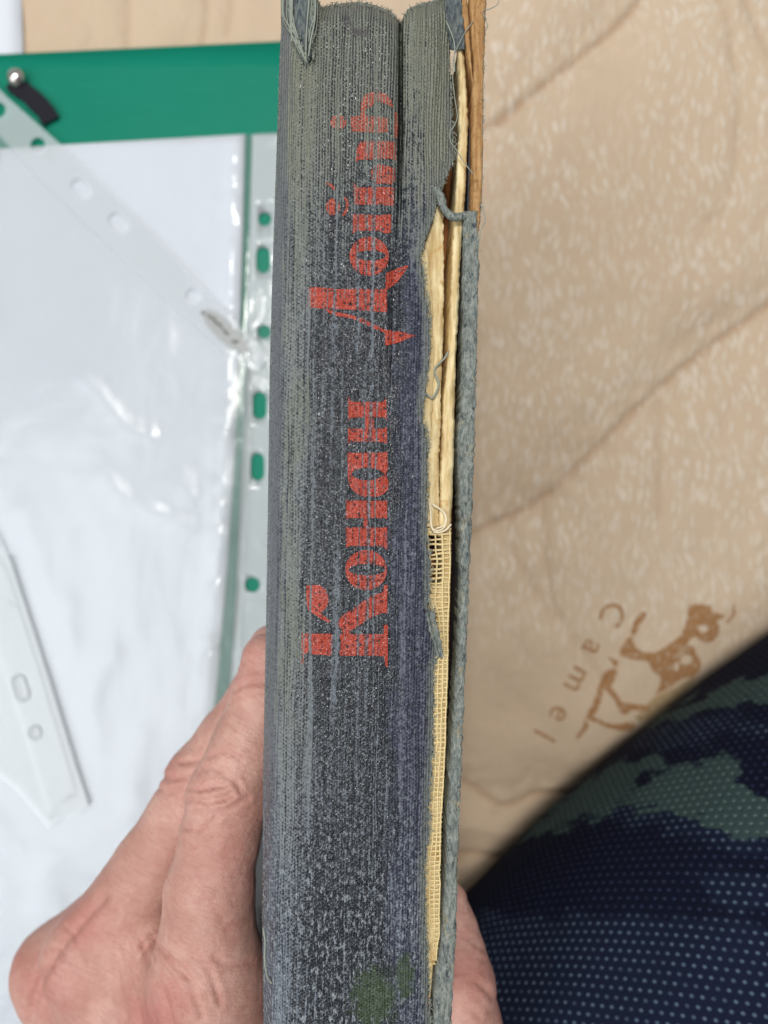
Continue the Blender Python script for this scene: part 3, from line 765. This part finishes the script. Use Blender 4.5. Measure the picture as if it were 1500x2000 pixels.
# layered strips of the torn joint
def strip(name, ys, left, right, ztop, depth, mat, crown=.35, rough=.25, cols=9, jag=1.2, seed=1, rowstep=3.0, label=None, dropends=0):
    y = np.arange(ys[0], ys[1] + .1, rowstep)[:, None]
    l = np.asarray(left(y), float) + jag * (fbm(y / 8, 1, o=3, seed=seed) - .5) * 2; r = np.asarray(right(y), float) + jag * (fbm(y / 8, 9, o=3, seed=seed + 3) - .5) * 2
    r = np.maximum(r, l + 1.0)
    t = np.linspace(0, 1, cols)[None, :]
    px = l + (r - l) * t
    zz = (ztop(y) if callable(ztop) else ztop) + crown * (1 - (2 * t - 1) ** 4) + rough * (fbm(px / 6, y / 30, o=3, seed=seed + 5) - .5) * 2
    v = P(px, y + 0 * px, zz)
    A = v[:, :1].copy(); A[..., 2] -= depth; Bq = v[:, -1:].copy(); Bq[..., 2] -= depth
    v = np.concatenate([A, v, Bq], 1)
    f = gridf(*v.shape[:2])[:, ::-1].tolist(); c = v.shape[1]; n = v.shape[0]
    f += [list(range(c)), [(n - 1) * c + q for q in range(c)][::-1]]
    o = mk(name, v.reshape(-1, 3), f, mat, book)
    if label: o['label'] = label
    return o
BRD_L = fy([(405, 905), (436, 902), (507, 902), (577, 902), (647, 901), (700, 899), (793, 897), (843, 892), (993, 890), (1110, 893), (1227, 888), (1340, 883), (1475, 873), (1615, 866), (1702, 864), (1825, 860), (1888, 852), (1965, 844), (2110, 842)])
BRD_R = fy([(405, 930), (455, 932), (486, 935), (542, 934), (612, 932), (700, 930), (777, 928), (860, 926), (1027, 920), (1193, 913), (1340, 907), (1475, 901), (1650, 894), (1825, 890), (1965, 881), (2110, 879)])
strip('board_edge', (412, 2110), lambda y: BRD_L(y) + 4 + 5 * sm(y, 850, 1000) * sm(y, 1900, 1700), lambda y: BRD_R(y) + 1, 145.4, 12, M_EDGE, .3, .45, 14, 3.0, 71, label='grey frayed cloth wrapped over the right board edge')
strip('board_core', (-18, 470), fy([(-20, 917), (60, 921), (120, 925), (175, 923), (300, 924), (430, 921), (480, 915)]), fy([(-20, 952), (40, 948), (175, 944), (350, 943), (430, 938), (480, 930)]), 144.8, 12, M_BOARD, .4, .4, 10, 1.3, 81, label='bare brown cardboard of the right board')
strip('board_splinter', (-18, 168), fy([(-20, 899), (40, 903), (100, 911), (168, 923)]), fy([(-20, 910), (40, 916), (60, 917), (120, 921), (168, 925)]), 144.6, 12, M_BOARD, .3, .3, 7, .8, 85)
strip('lining_strip', (402, 1030), lambda y: TORN(y) - 6, fy([(402, 856), (420, 866), (525, 867), (647, 866), (780, 861), (950, 857)]), 143.2, 20, M_CREAM, .5, .75, 10, 2.0, 91)
strip('lining_layer', (470, 860), lambda y: TORN(y) - 5, fy([(470, 832), (500, 838), (600, 845), (700, 848), (860, 842)]), 143.9, 3, M_CREAM, .3, .4, 7, 1.8, 93)
strip('folded_leaf', (97, 1035), fy([(97, 893), (175, 896), (250, 897), (350, 891), (430, 886), (525, 882), (600, 879), (700, 874), (780, 867), (900, 862), (1035, 857)]), fy([(97, 905), (175, 912), (250, 914), (350, 910), (430, 905), (525, 898), (600, 896), (700, 890), (780, 888), (900, 886), (1035, 880)]), 143.0, 20, M_CREAM, .8, .5, 9, 1.6, 95)
strip('paper_sliver', (1880, 1962), fy([(1880, 832), (1962, 838)]), fy([(1880, 846), (1920, 843), (1962, 839)]), 143.6, 20, M_CREAM, .2, .2, 5, .4, 97)
# glue-soaked backing under the gauze
GZR = fy([(1020, 881), (1107, 880), (1177, 878), (1230, 876), (1300, 875), (1335, 874), (1475, 869), (1615, 862), (1702, 860), (1825, 858), (1860, 854), (1888, 849)])
GZB = lambda y: np.where((y > 1045) & (y < 1142), 861, TORN(y) - 6) + 0 * y
strip('gauze_backing', (1030, 1884), GZB, GZR, 142.6, 20, M_CREAM, .5, .3, 9, .6, 99)
gz = MB()
zg = lambda px, py: 143.15 + .5 * np.sin(np.pi * np.clip((px - 835) / 48, 0, 1)) - .7 * sm(py, 1750, 1890)
y = 1034.0
k = 0
while y < 1884:
    l, r = float(TORN(y)) - 4, float(GZR(y)) + .5
    t = np.linspace(0, 1, 9)
    q = l + (r - l) * t; yy = y + (t - .5) * -3.0 + 1.6 * (vn(t * 3 + k * 7.7, k, seed=3) - .5) * 2
    gz.tube(P(q, yy, zg(q, yy) + .12 * np.where(np.arange(9) % 2 == k % 2, 1, -1)), .19 + .06 * random.random(), 5)
    y += 9.6 + random.uniform(-1.2, 1.2); k += 1
for j, off in enumerate(np.linspace(.08, .96, 4)):
    yy = np.arange(1036, 1880, 4.0)
    l, r = TORN(yy) - 3, GZR(yy)
    q = l + (r - l) * off + 1.4 * (fbm(yy / 25, j * 5, o=2, seed=11) - .5) * 2
    gz.tube(P(q, yy, zg(q, yy) + .16 + .1 * np.sin(yy * .33 + j * 3.14)), .19, 5)
o = gz.build('gauze', M_GAUZE, book); o['label'] = 'cream cotton gauze bared by the torn joint'; o['kind'] = 'stuff'

# boards and page block below
def slab(name, xl, xr, z0, z1, mat, y0=-14, y1=2108, n=24):
    ys = np.linspace(y0, y1, n)
    l, r = xl(ys), xr(ys)
    a1 = P(l, ys, ZS); b1 = P(r, ys, ZS)
    ring = np.stack([np.column_stack([a1[:, :2], 0 * l + z0]), np.column_stack([a1[:, :2], 0 * l + z1]), np.column_stack([b1[:, :2], 0 * l + z1]), np.column_stack([b1[:, :2], 0 * l + z0])], 1)
    f = gridf(n, 4, True).tolist() + [[0, 1, 2, 3], [(n - 1) * 4 + q for q in (3, 2, 1, 0)]]
    return mk(name, ring.reshape(-1, 3), f, mat, book, False)
slab('cover_board', lambda y: XLft(y) + 9, lambda y: XLft(y) + 32, 4, 136.5, M_COVER)
brl = fy([(-20, 919), (430, 908), (700, 902), (1000, 893), (1340, 885), (1650, 868), (2110, 846)]); brr = fy([(-20, 948), (430, 936), (700, 927), (1000, 919), (1340, 905), (1650, 892), (2110, 877)])
slab('cover_board', lambda y: np.minimum(brl(y) + 11, brr(y) - 8), brr, 4, 139, M_COVER)
slab('page_block', lambda y: XLft(y) + 36, lambda y: brl(y) + 9, 9, 124.0, M_PAGES, 24, 2070)
slab('spine_lining', lambda y: XLft(y) + 40, lambda y: 0 * y + 768, 118, 141.0, M_PAGES, 40, 2060)

# torn cloth flaps, cords and loose threads
def patch(name, left, right, ys, z0, mat, seed, crown=.8, jag=1.5):
    y = np.arange(ys[0], ys[1] + .1, 2.0)[:, None]; t = np.linspace(0, 1, 20)[None, :]
    l = left(y) + jag * (vn(y / 5, 0, seed=seed) - .5) * 2; r = right(y) + jag * (vn(y / 5, 4, seed=seed) - .5) * 2
    r = np.maximum(r, l + .6)
    px = l + (r - l) * t
    z = z0(px, y) + crown * (np.abs(2 * t - 1) ** 2 - .4) + .5 * (fbm(px / 8, y / 14, o=3, seed=seed) - .5)
    o = mk(name, P(px, y + 0 * px, z).reshape(-1, 3), gridf(*px.shape)[:, ::-1], mat, book)
    m = o.modifiers.new('solid', 'SOLIDIFY'); m.thickness = .0004; m.offset = -1
    return o
patch('torn_flap', fy([(-16, 556), (30, 560), (70, 572), (112, 594)]), fy([(-16, 620), (30, 615), (70, 608), (118, 602)]), (-16, 118), lambda x, y: zspine(x, np.maximum(y, 30)) + .9, M_FLAP, 3)
patch('torn_flap', fy([(-16, 868), (60, 876), (98, 884)]), fy([(-16, 898), (40, 904), (96, 907)]), (-16, 97), lambda x, y: 144.8 + 0 * x, M_FLAP, 6, .5)
def thread(name, pts, r, mat, z, n=7, rn=.2, lab=None):
    q = spl(pts, n); mb = MB(); zz = z(q[:, 0], q[:, 1]) if callable(z) else np.full(len(q), float(z))
    p3 = P(q[:, 0], q[:, 1], zz + .25 * (vn(np.arange(len(q)) * .5, 3) - .5))
    mb.tube(p3, r * (1 + rn * (vn(np.arange(len(q)) * .8, 0) - .5) * 2), 6); return mb.build(name, mat, book)
zt = lambda x, y: zspine(x, np.maximum(y, 26)) + 1.3
for k in range(15):
    l = k < 8
    x0 = random.uniform(549, 572) if l else random.uniform(603, 622); ye = random.uniform(70, 124); xe = (598 - (122 - ye) * random.uniform(.25, .7)) if l else (600 + (122 - ye) * random.uniform(.05, .25))
    j_ = lambda a: random.uniform(-a, a)
    thread('loose_thread', [(x0, -12), (x0 + j_(4) + (3 if l else -2), ye * .35), (x0 + (xe - x0) * .45 + j_(5), ye * .68), (xe + j_(3), ye)], random.uniform(.09, .2), M_GREYTHREAD, lambda x, y: zspine(x, np.maximum(y, 26)) + random.uniform(.9, 1.7))
thread('loose_thread', [(924, 42), (908, 64), (893, 94), (886, 114), (884, 150), (888, 190), (893, 226), (888, 244), (879, 258), (880, 276), (891, 292), (905, 315), (918, 332), (924, 340)], .10, M_GREYTHREAD, 145.4)
thread('loose_thread', [(871, 40), (884, 72), (888, 92), (887, 112), (888, 140)], .14, M_GREYTHREAD, 145.8)
thread('loose_thread', [(975, -12), (972, 8), (955, 18), (943, 22), (948, 36), (952, 52), (948, 60)], .09, M_GREYTHREAD, 145.2)
thread('loose_thread', [(938, 398), (946, 415), (947, 432), (938, 455), (934, 486)], .10, M_GREYTHREAD, 145.6)
thread('loose_thread', [(876, 686), (868, 700), (852, 716), (850, 728), (857, 750), (850, 770), (843, 777), (832, 768), (828, 756)], .22, M_GREYTHREAD, 144.9)
thread('loose_thread', [(838, 975), (841, 1000), (842, 1024), (846, 1036)], .26, M_WHITETHREAD, 144.4)
thread('loose_thread', [(844, 984), (856, 992), (868, 1002), (872, 1014), (869, 1028), (858, 1036), (846, 1034)], .19, M_WHITETHREAD, 144.6)
thread('loose_thread', [(846, 987), (862, 996), (870, 1010), (867, 1026), (852, 1032)], .2, M_WHITETHREAD, 144.5)
thread('loose_thread', [(846, 1038), (858, 1040), (872, 1034), (881, 1024)], .22, M_WHITETHREAD, 144.4)
thread('loose_thread', [(514, 1810), (518, 1840), (517, 1875), (522, 1905), (530, 1920)], .22, M_GREYTHREAD, lambda x, y: zspine(x, y) + .5)
# twisted cord of torn cloth bridging the joint
q = spl([(852, 366), (862, 388), (866, 405), (876, 418), (888, 424), (900, 423), (912, 421)], 7); mb = MB()
mb.tube(P(q[:, 0], q[:, 1], 145.2 + .5 * np.sin(np.linspace(0, 3.1, len(q)))), .75 + .3 * (vn(np.arange(len(q)) * .7, 2) - .3), 8); mb.build('cloth_cord', M_EDGE, book)
patch('torn_flap', fy([(1196, 836), (1230, 841), (1262, 852), (1284, 858)]), fy([(1196, 846), (1230, 853), (1262, 860), (1284, 862)]), (1196, 1284), lambda x, y: 145.0 + 0 * x, M_EDGE, 12, .6)
# fuzz along the torn edges
def fuzz(name, edge, ys, n, zf, mat, side, ln=(5, 13), rad=.07, spread=1.0):
    mb = MB()
    for _ in range(n):
        y = random.uniform(*ys); x = float(edge(y)) + random.uniform(-2, 1) * side
        L_ = random.uniform(*ln); an = random.gauss(math.pi * .5 if random.random() < .6 else -.9, .5)
        dx, dy = side * abs(math.cos(an)) * L_ * spread, math.sin(an) * L_
        bend = random.uniform(-3, 3)
        pts = np.array([(x, y), (x + dx * .5 + bend * .4, y + dy * .5), (x + dx, y + dy + bend)])
        q = spl(pts, 3); z0 = float(zf(np.array(x), np.array(y)))
        mb.tube(P(q[:, 0], q[:, 1], z0 + np.linspace(0, random.uniform(-.6, .7), len(q))), rad * random.uniform(.6, 1.3), 4, False)
    o = mb.build(name, mat, book); o['kind'] = 'stuff'; return o
fuzz('frayed_fibres', TORN, (100, 2000), 900, lambda x, y: zspine(x, y) - .15, M_GREYTHREAD, 1, (4, 11))
fuzz('frayed_fibres', lambda y: BRD_L(y) + 5 + 5 * sm(y, 850, 1000) * sm(y, 1900, 1700), (415, 2000), 260, lambda x, y: 145.8, M_GREYTHREAD, -1, (1.5, 4))
fuzz('frayed_fibres', BRD_R, (415, 2000), 160, lambda x, y: 145.8, M_GREYTHREAD, 1, (2, 6), .05)
fuzz('frayed_fibres', lambda y: XLft(y) + 3, (20, 2000), 420, lambda x, y: zspine(x, y) + .05, M_GREYTHREAD, -1, (2, 7), .05)
fuzz('frayed_fibres', fy([(-10, 948), (60, 946), (180, 944), (430, 938)]), (-10, 430), 120, lambda x, y: 145.0, M_GREYTHREAD, 1, (2, 9), .05)
fuzz('frayed_fibres', lambda y: 611, (-8, 112), 90, lambda x, y: zspine(x, np.maximum(y, 26)) + 1.1, M_GREYTHREAD, 1, (3, 10), .09)
fuzz('frayed_fibres', fy([(-8, 560), (60, 570), (116, 594)]), (-8, 116), 110, lambda x, y: zspine(x, np.maximum(y, 26)) + 1.2, M_GREYTHREAD, 1, (4, 16), .09)
mb = MB()
for _ in range(260):                                        # worn threads standing up along the head cap
    x = random.uniform(620, 880); y = float(HEAD(x)) + random.uniform(-1, 8); z0 = float(zspine(np.array(x), np.array(max(y, float(HEAD(x))))))
    q = spl([(x, y), (x + random.uniform(-2, 2), y - random.uniform(1, 3)), (x + random.uniform(-5, 5), y - random.uniform(2, 6))], 3)
    mb.tube(P(q[:, 0], q[:, 1], z0 + np.linspace(0, random.uniform(-.3, .8), len(q))), .06, 4, False)
o = mb.build('frayed_fibres', M_GREYTHREAD, book); o['kind'] = 'stuff'
# ------------------------------------------------------------------ hand (one continuous skin grown on a skeleton)
def cone(p, a, ra, b, rb):
    a = np.array(a, float); b = np.array(b, float); d = b - a
    t = np.clip(((p - a) @ d) / (d @ d), 0, 1)
    return np.linalg.norm(p - a - t[..., None] * d, axis=-1) - (ra + (rb - ra) * t)
def smin(a, b, k):
    h = np.clip(.5 + .5 * (b - a) / k, 0, 1)
    return b + (a - b) * h - k * h * (1 - h)
def chain(p, pts, k=2.0):
    d = None
    for (a, b) in zip(pts[:-1], pts[1:]):
        q = cone(p, a[:3], a[3], b[:3], b[3]); d = q if d is None else smin(d, q, k)
    return d
INDEX = [(-28.6, -35.5, 113, 6.0), (-29.4, -44, 114, 6.9), (-33.0, -56, 115, 8.2), (-36.8, -67.5, 116, 9.7), (-39.2, -78, 116.5, 9.3), (-41.5, -90, 117, 10.3), (-42.5, -112, 115, 13.0)]
MIDDLE = [(-29.5, -36, 96, 6.2), (-32.5, -47, 97, 7.2), (-40.5, -60, 98, 8.4), (-47.2, -70, 98.5, 9.6), (-53.5, -81, 98, 9.0), (-61, -93, 97.5, 9.8), (-76.5, -118, 95.5, 12.8)]
RING = [(-29.5, -44, 80, 6.2), (-36, -60, 80, 7.2), (-47, -82, 79, 9.2), (-68, -106, 79, 9.2), (-92, -131, 80, 12.6)]
PINKY = [(-29, -58, 64, 5.5), (-38, -74, 64, 6.5), (-52, -96, 64, 8), (-72, -116, 64, 8.4), (-92, -142, 64, 11.5)]
THUMB = [(16.0, -95.0, 112, 4.4), (16.6, -102, 112, 6.0), (17.4, -109, 111, 7.4), (18.4, -116, 110.5, 8.6), (19.8, -128, 109, 9.2), (20, -142, 106, 10.5), (8, -162, 101, 13)]
def hand_sdf(p):
    fing = chain(p, INDEX)
    for c in (MIDDLE, RING, PINKY): fing = smin(fing, chain(p, c), .4)
    palm = chain(p, [(-42.5, -112, 115, 12.6), (-40, -160, 104, 14), (-48, -215, 88, 20)], 6)
    for c in ([(-76.5, -118, 95.5, 12.4), (-64, -160, 92, 15), (-55, -215, 82, 20)], [(-92, -131, 80, 12.2), (-76, -170, 80, 14.5), (-62, -215, 76, 20)], [(-92, -142, 64, 11), (-80, -180, 66, 14), (-66, -215, 72, 20)],
              [(8, -162, 101, 12.6), (-18, -180, 96, 17), (-48, -215, 86, 20)], [(-42, -124, 112, 10.5), (-20, -150, 104, 9), (8, -162, 101, 11)], [(-50, -215, 82, 27), (-62, -300, 78, 29)],
              [(-55, -126, 105, 9.5), (-50, -150, 100, 13)], [(-80, -132, 88, 10), (-72, -150, 86, 13)], [(-51, -113, 107, 8), (-64, -118, 100, 9.5)], [(-51, -121, 107.5, 10.5), (-64, -130, 101, 11.5)]):
        palm = smin(palm, chain(p, c, 6), 4.5)
    d = smin(fing, palm, 5.5)
    return smin(d, chain(p, THUMB), 4)
def surface_nets(f, lo, hi, h):
    ax = [np.arange(l, u + h, h) for l, u in zip(lo, hi)]
    g = np.stack(np.meshgrid(*ax, indexing='ij'), -1)
    d = np.empty(g.shape[:3])
    for i in range(0, g.shape[0], 16): d[i:i + 16] = f(g[i:i + 16])
    n = np.array(d.shape); ins = d < 0
    s = [slice(None, -1), slice(1, None)]
    cnt = np.zeros(n - 1, int); acc = np.zeros((*(n - 1), 3)); num = np.zeros(n - 1)
    cs = [(i, j, k) for i in (0, 1) for j in (0, 1) for k in (0, 1)]
    for c in cs: cnt += ins[s[c[0]], s[c[1]], s[c[2]]]
    act = (cnt > 0) & (cnt < 8)
    for c in cs:
        for a in range(3):
            if c[a]: continue
            e = list(c); e[a] = 1
            d0 = d[s[c[0]], s[c[1]], s[c[2]]]; d1 = d[s[e[0]], s[e[1]], s[e[2]]]
            x = (d0 < 0) != (d1 < 0)
            t = np.where(x, d0 / np.where(x, d0 - d1, 1), 0)
            for q in range(3): acc[..., q] += np.where(x, (c[q] + (t if q == a else 0)), 0)
            num += x
    ids = -np.ones(n - 1, int); w = np.argwhere(act); ids[act] = np.arange(len(w))
    v = (w + acc[act] / num[act][:, None]) * h + np.array(lo)
    F = []
    for a in range(3):
        b, c = (a + 1) % 3, (a + 2) % 3
        A = np.moveaxis(d, (a, b, c), (0, 1, 2)); I = np.moveaxis(ids, (a, b, c), (0, 1, 2))
        x = (A[:-1, 1:-1, 1:-1] < 0) != (A[1:, 1:-1, 1:-1] < 0)
        q = np.stack([I[:, :-1, :-1], I[:, 1:, :-1], I[:, 1:, 1:], I[:, :-1, 1:]], -1)[x]
        fl = (A[:-1, 1:-1, 1:-1] < 0)[x]
        q[~fl] = q[~fl][:, ::-1]; F.append(q)
    F = np.vstack(F)
    return v, F[(F >= 0).all(1)]
v, F = surface_nets(hand_sdf, (-112, -258, 40), (42, -24, 136), 1.0)
# refine once so the creases have room: split quads by a subdivision, then sculpt
def grad(p, e=.5):
    return np.stack([hand_sdf(p + np.eye(3)[i] * e) - hand_sdf(p - np.eye(3)[i] * e) for i in range(3)], -1)
def subdiv(v, F):
    e = np.sort(np.vstack([F[:, [0, 1]], F[:, [1, 2]], F[:, [2, 3]], F[:, [3, 0]]]), 1)
    ue, inv = np.unique(e, axis=0, return_inverse=True); inv = inv.ravel()
    m = len(F); ei = inv.reshape(4, m).T + len(v); ci = np.arange(m) + len(v) + len(ue)
    nv = np.vstack([v, v[ue].mean(1), v[F].mean(1)])
    nf = np.vstack([np.stack([F[:, i], ei[:, i], ci, ei[:, (i + 3) % 4]], 1) for i in range(4)])
    return nv, nf
vis = v[F].mean(1)[:, 1] > -150
hid = F[~vis]; v, Fs = subdiv(v, F[vis])
F = np.vstack([Fs, hid])
n3 = grad(v); gm_ = np.linalg.norm(n3, axis=1); n3 /= gm_[:, None] + 1e-9
v = v - n3 * hand_sdf(v)[:, None] * .9
px, py = pix(v)
front = sm(n3[:, 2], -.15, .25)
disp = np.zeros(len(v)); red = np.zeros(len(v))
i_near = chain(v, INDEX); m_near = chain(v, MIDDLE)
isI = i_near < m_near
CR = [  # (pixels, depth, width px, which)
 ([(458, 1347), (480, 1336), (500, 1333), (520, 1334)], .45, 5, 1), ([(412, 1477), (432, 1468), (452, 1472), (470, 1484)], .35, 5, 1), ([(374, 1541), (392, 1543), (416, 1536), (440, 1534)], .45, 5, 1),
 ([(370, 1562), (404, 1566), (436, 1560), (450, 1552)], .60, 5.5, 1), ([(440, 1518), (460, 1527), (468, 1542)], .3, 5, 1), ([(420, 1594), (452, 1577), (484, 1558)], .35, 5, 1), ([(362, 1617), (392, 1619), (422, 1600)], .35, 5, 1),
 ([(390, 1505), (412, 1500), (436, 1504)], .25, 6, 1), ([(380, 1582), (410, 1586), (430, 1580)], .3, 5, 1),
 ([(354, 1489), (384, 1485), (404, 1482)], .45, 5, 2), ([(318, 1517), (340, 1521), (362, 1516)], .5, 6, 2), ([(306, 1540), (330, 1548), (352, 1540)], .35, 5, 2),
 ([(276, 1838), (296, 1888), (320, 1940), (336, 2000)], .36, 5, 0), ([(296, 1848), (316, 1888), (340, 1922), (362, 1984)], .36, 5, 0), ([(260, 1848), (272, 1904), (292, 1952), (304, 2000)], .36, 5, 0),
 ([(244, 1850), (254, 1910), (268, 1960), (276, 2000)], .36, 6, 0), ([(312, 1850), (336, 1880), (368, 1915), (395, 1985)], .36, 6, 0), ([(226, 1870), (236, 1930), (246, 1990)], .3, 6, 0),
 ([(345, 1835), (375, 1862), (410, 1900), (430, 1960)], .3, 6, 0), ([(110, 1850), (150, 1885), (190, 1900)], .35, 5, 0), ([(95, 1880), (120, 1905)], .3, 5, 0), ([(130, 1810), (160, 1850), (172, 1880)], .3, 5, 0),
 ([(205, 1752), (150, 1812), (105, 1870), (70, 1940), (60, 2000)], .8, 9, 0), ([(300, 1838), (322, 1862), (352, 1890), (388, 1930)], .4, 5, 0), ([(345, 1640), (380, 1650), (420, 1640)], .2, 7, 1),
 ([(420, 1870), (450, 1885), (490, 1880)], .22, 7, 0), ([(400, 1760), (430, 1790), (450, 1830)], .15, 9, 0),
 ([(884, 1822), (905, 1826), (930, 1846), (948, 1858)], .4, 5, 3), ([(884, 1913), (915, 1912), (945, 1928), (962, 1950)], .5, 6, 3), ([(884, 1962), (905, 1966), (935, 1985)], .35, 6, 3), ([(900, 1860), (925, 1866), (945, 1876)], .25, 6, 3)]
for pts, dep, wd, which in CR:
    d = segdist(px, py, spl(pts, 6)); m_ = front
    if which == 1: m_ = m_ * isI
    if which == 2: m_ = m_ * ~isI
    if which == 3: m_ = m_ * (v[:, 0] > 5)
    else: m_ = m_ * (v[:, 0] < 5)
    disp -= m_ * dep * (np.exp(-(d / wd) ** 2) - .35 * np.exp(-((d - 2.3 * wd) / (1.2 * wd)) ** 2))
    red = np.maximum(red, m_ * .22 * np.exp(-(d / (wd * 2.2)) ** 2))
disp += .35 * (fbm(v[:, 0] / 7, v[:, 1] / 7, v[:, 2] / 7, o=3, seed=5) - .5) + .16 * (fbm(v[:, 0] / 1.8, v[:, 1] / 2.6, v[:, 2] / 1.8, o=2, seed=6) - .5)
for (cx, cy, r, amt) in ((165, 1810, 65, .6), (95, 1930, 90, .5), (325, 1950, 60, .6), (395, 1545, 55, .35), (470, 1300, 60, .4), (320, 1510, 45, .4), (905, 1900, 70, .4), (450, 1680, 80, .3), (300, 1990, 60, .8), (20, 1880, 40, .5)):
    red = np.maximum(red, amt * np.exp(-(((px - cx) ** 2 + (py - cy) ** 2) / r ** 2)) * front)
disp *= sm(gm_, .45, .85)
cl = np.exp(-((i_near - m_near) / 1.1) ** 2) * sm(v[:, 1], -114, -104) * (v[:, 1] < -40) * front      # shadowed line where the two fingers press together
v = v + n3 * disp[:, None] - np.array([0, 0, 1.0]) * (1.6 * cl)[:, None]
person = root('person', (-40, -120, 20))
tag(person, 'left hand holding the book and bent leg in camouflage trousers', 'person')
hand = mk('hand', v, F, M_SKIN, person)
setattr_pt(hand, 'red', np.clip(red, 0, 1))
hand['label'] = 'bare left hand gripping the lower end of the book'
# thumb nail
U, Vv = np.meshgrid(np.linspace(-1, 1, 13), np.linspace(0, 1, 14))
ax_ = np.array([.06, -1.0, -.02]); ax_ /= np.linalg.norm(ax_)
sd = np.array([.75, .05, .66]); sd -= ax_ * (sd @ ax_); sd /= np.linalg.norm(sd)      # across the nail
nr = np.cross(sd, ax_); nr *= np.sign(nr[2]); 
base = np.array([15.8, -91.0, 111.0])
wN = 3.6 * np.sqrt(np.clip(1 - (1 - np.clip(Vv / .35, 0, 1)) ** 2 * .8, 0, 1)) * (1 - .25 * sm(Vv, .75, 1))
pN = base + (Vv * 11.5)[..., None] * ax_ + (U * wN)[..., None] * sd + (6.1 + .9 * Vv - 1.5 * U ** 2)[..., None] * nr
nl = mk('thumb_nail', pN.reshape(-1, 3), gridf(14, 13), M_NAIL, hand)
md = nl.modifiers.new('solid', 'SOLIDIFY'); md.thickness = .0006

# ------------------------------------------------------------------ leg in camouflage trousers
tdir = np.array([.79, .61, 0]); tdir /= np.linalg.norm(tdir); nrm = np.array([tdir[1], -tdir[0], 0])
t = np.linspace(-260, 300, 150)[:, None]; th = np.radians(np.linspace(-40, 220, 140))[None, :]
Rr = 78 + 5 * np.sin(t / 120.0) + 3.0 * (fbm(t / 60, th * 2.0, o=3, seed=71) - .5) + 1.5 * (fbm(t / 25, th * 3, o=2, seed=72) - .5)
cen = np.array([107.0, -166.5, 52.0])
bow = -.00055 * (t - 25) ** 2
pos = cen + t[..., None] * tdir + (np.cos(np.pi - th) * Rr * 1.05)[..., None] * nrm + (bow * -1)[..., None] * nrm + (np.sin(th) * Rr)[..., None] * np.array([0, 0, 1.0])
leg = mk('trouser_leg', pos.reshape(-1, 3), gridf(*Rr.shape), M_TR, person)
me = leg.data
u0 = (t + 0 * th).ravel(); v0 = (-(th) * 78 + 0 * t).ravel()
ca, sa = math.cos(math.atan2(tdir[1], tdir[0])), math.sin(math.atan2(tdir[1], tdir[0]))
uu = u0 * ca - v0 * sa; vv = u0 * sa + v0 * ca
uvl = me.uv_layers.new(name='UVMap')
li = np.empty(len(me.loops), np.int32); me.loops.foreach_get('vertex_index', li)
uvl.data.foreach_set('uv', (np.stack([uu, vv], -1)[li] * .001).astype(np.float32).ravel())
lp = pos.reshape(-1, 3); lx, ly = pix(lp)
GREEN = [[(1060, 1590), (1100, 1560), (1180, 1500), (1280, 1470), (1300, 1490), (1240, 1520), (1215, 1545), (1240, 1545), (1310, 1500), (1400, 1478), (1450, 1490), (1440, 1530), (1500, 1560), (1560, 1620), (1500, 1640), (1400, 1620), (1290, 1570), (1180, 1580), (1110, 1610), (1020, 1640)],
         [(1260, 1420), (1330, 1380), (1400, 1345), (1500, 1320), (1580, 1330), (1500, 1370), (1400, 1370), (1330, 1400)]]
BLUE = [[(940, 1690), (1020, 1620), (1120, 1590), (1240, 1610), (1380, 1640), (1540, 1700), (1540, 1660), (1300, 1560), (1100, 1560)], [(1230, 1440), (1330, 1390), (1440, 1400), (1560, 1420), (1400, 1440), (1250, 1470)],
        [(930, 1780), (1080, 1790), (1200, 1780), (1400, 1800), (1560, 1820), (1560, 2100), (930, 2100)], [(1350, 1700), (1540, 1720), (1540, 1780), (1380, 1760)]]
def soft(polys, s):
    r = np.zeros(len(lp))
    for p in polys:
        d = segdist(lx, ly, list(p) + [p[0]]); r = np.maximum(r, np.where(inside(lx, ly, p), .5 + np.minimum(d / s, 1) * .5, .5 - np.minimum(d / s, 1) * .5))
    return r
setattr_pt(leg, 'green', soft(GREEN, 40)); setattr_pt(leg, 'blue', soft(BLUE, 60))
leg['label'] = 'bent leg in navy and green camouflage knit trousers'
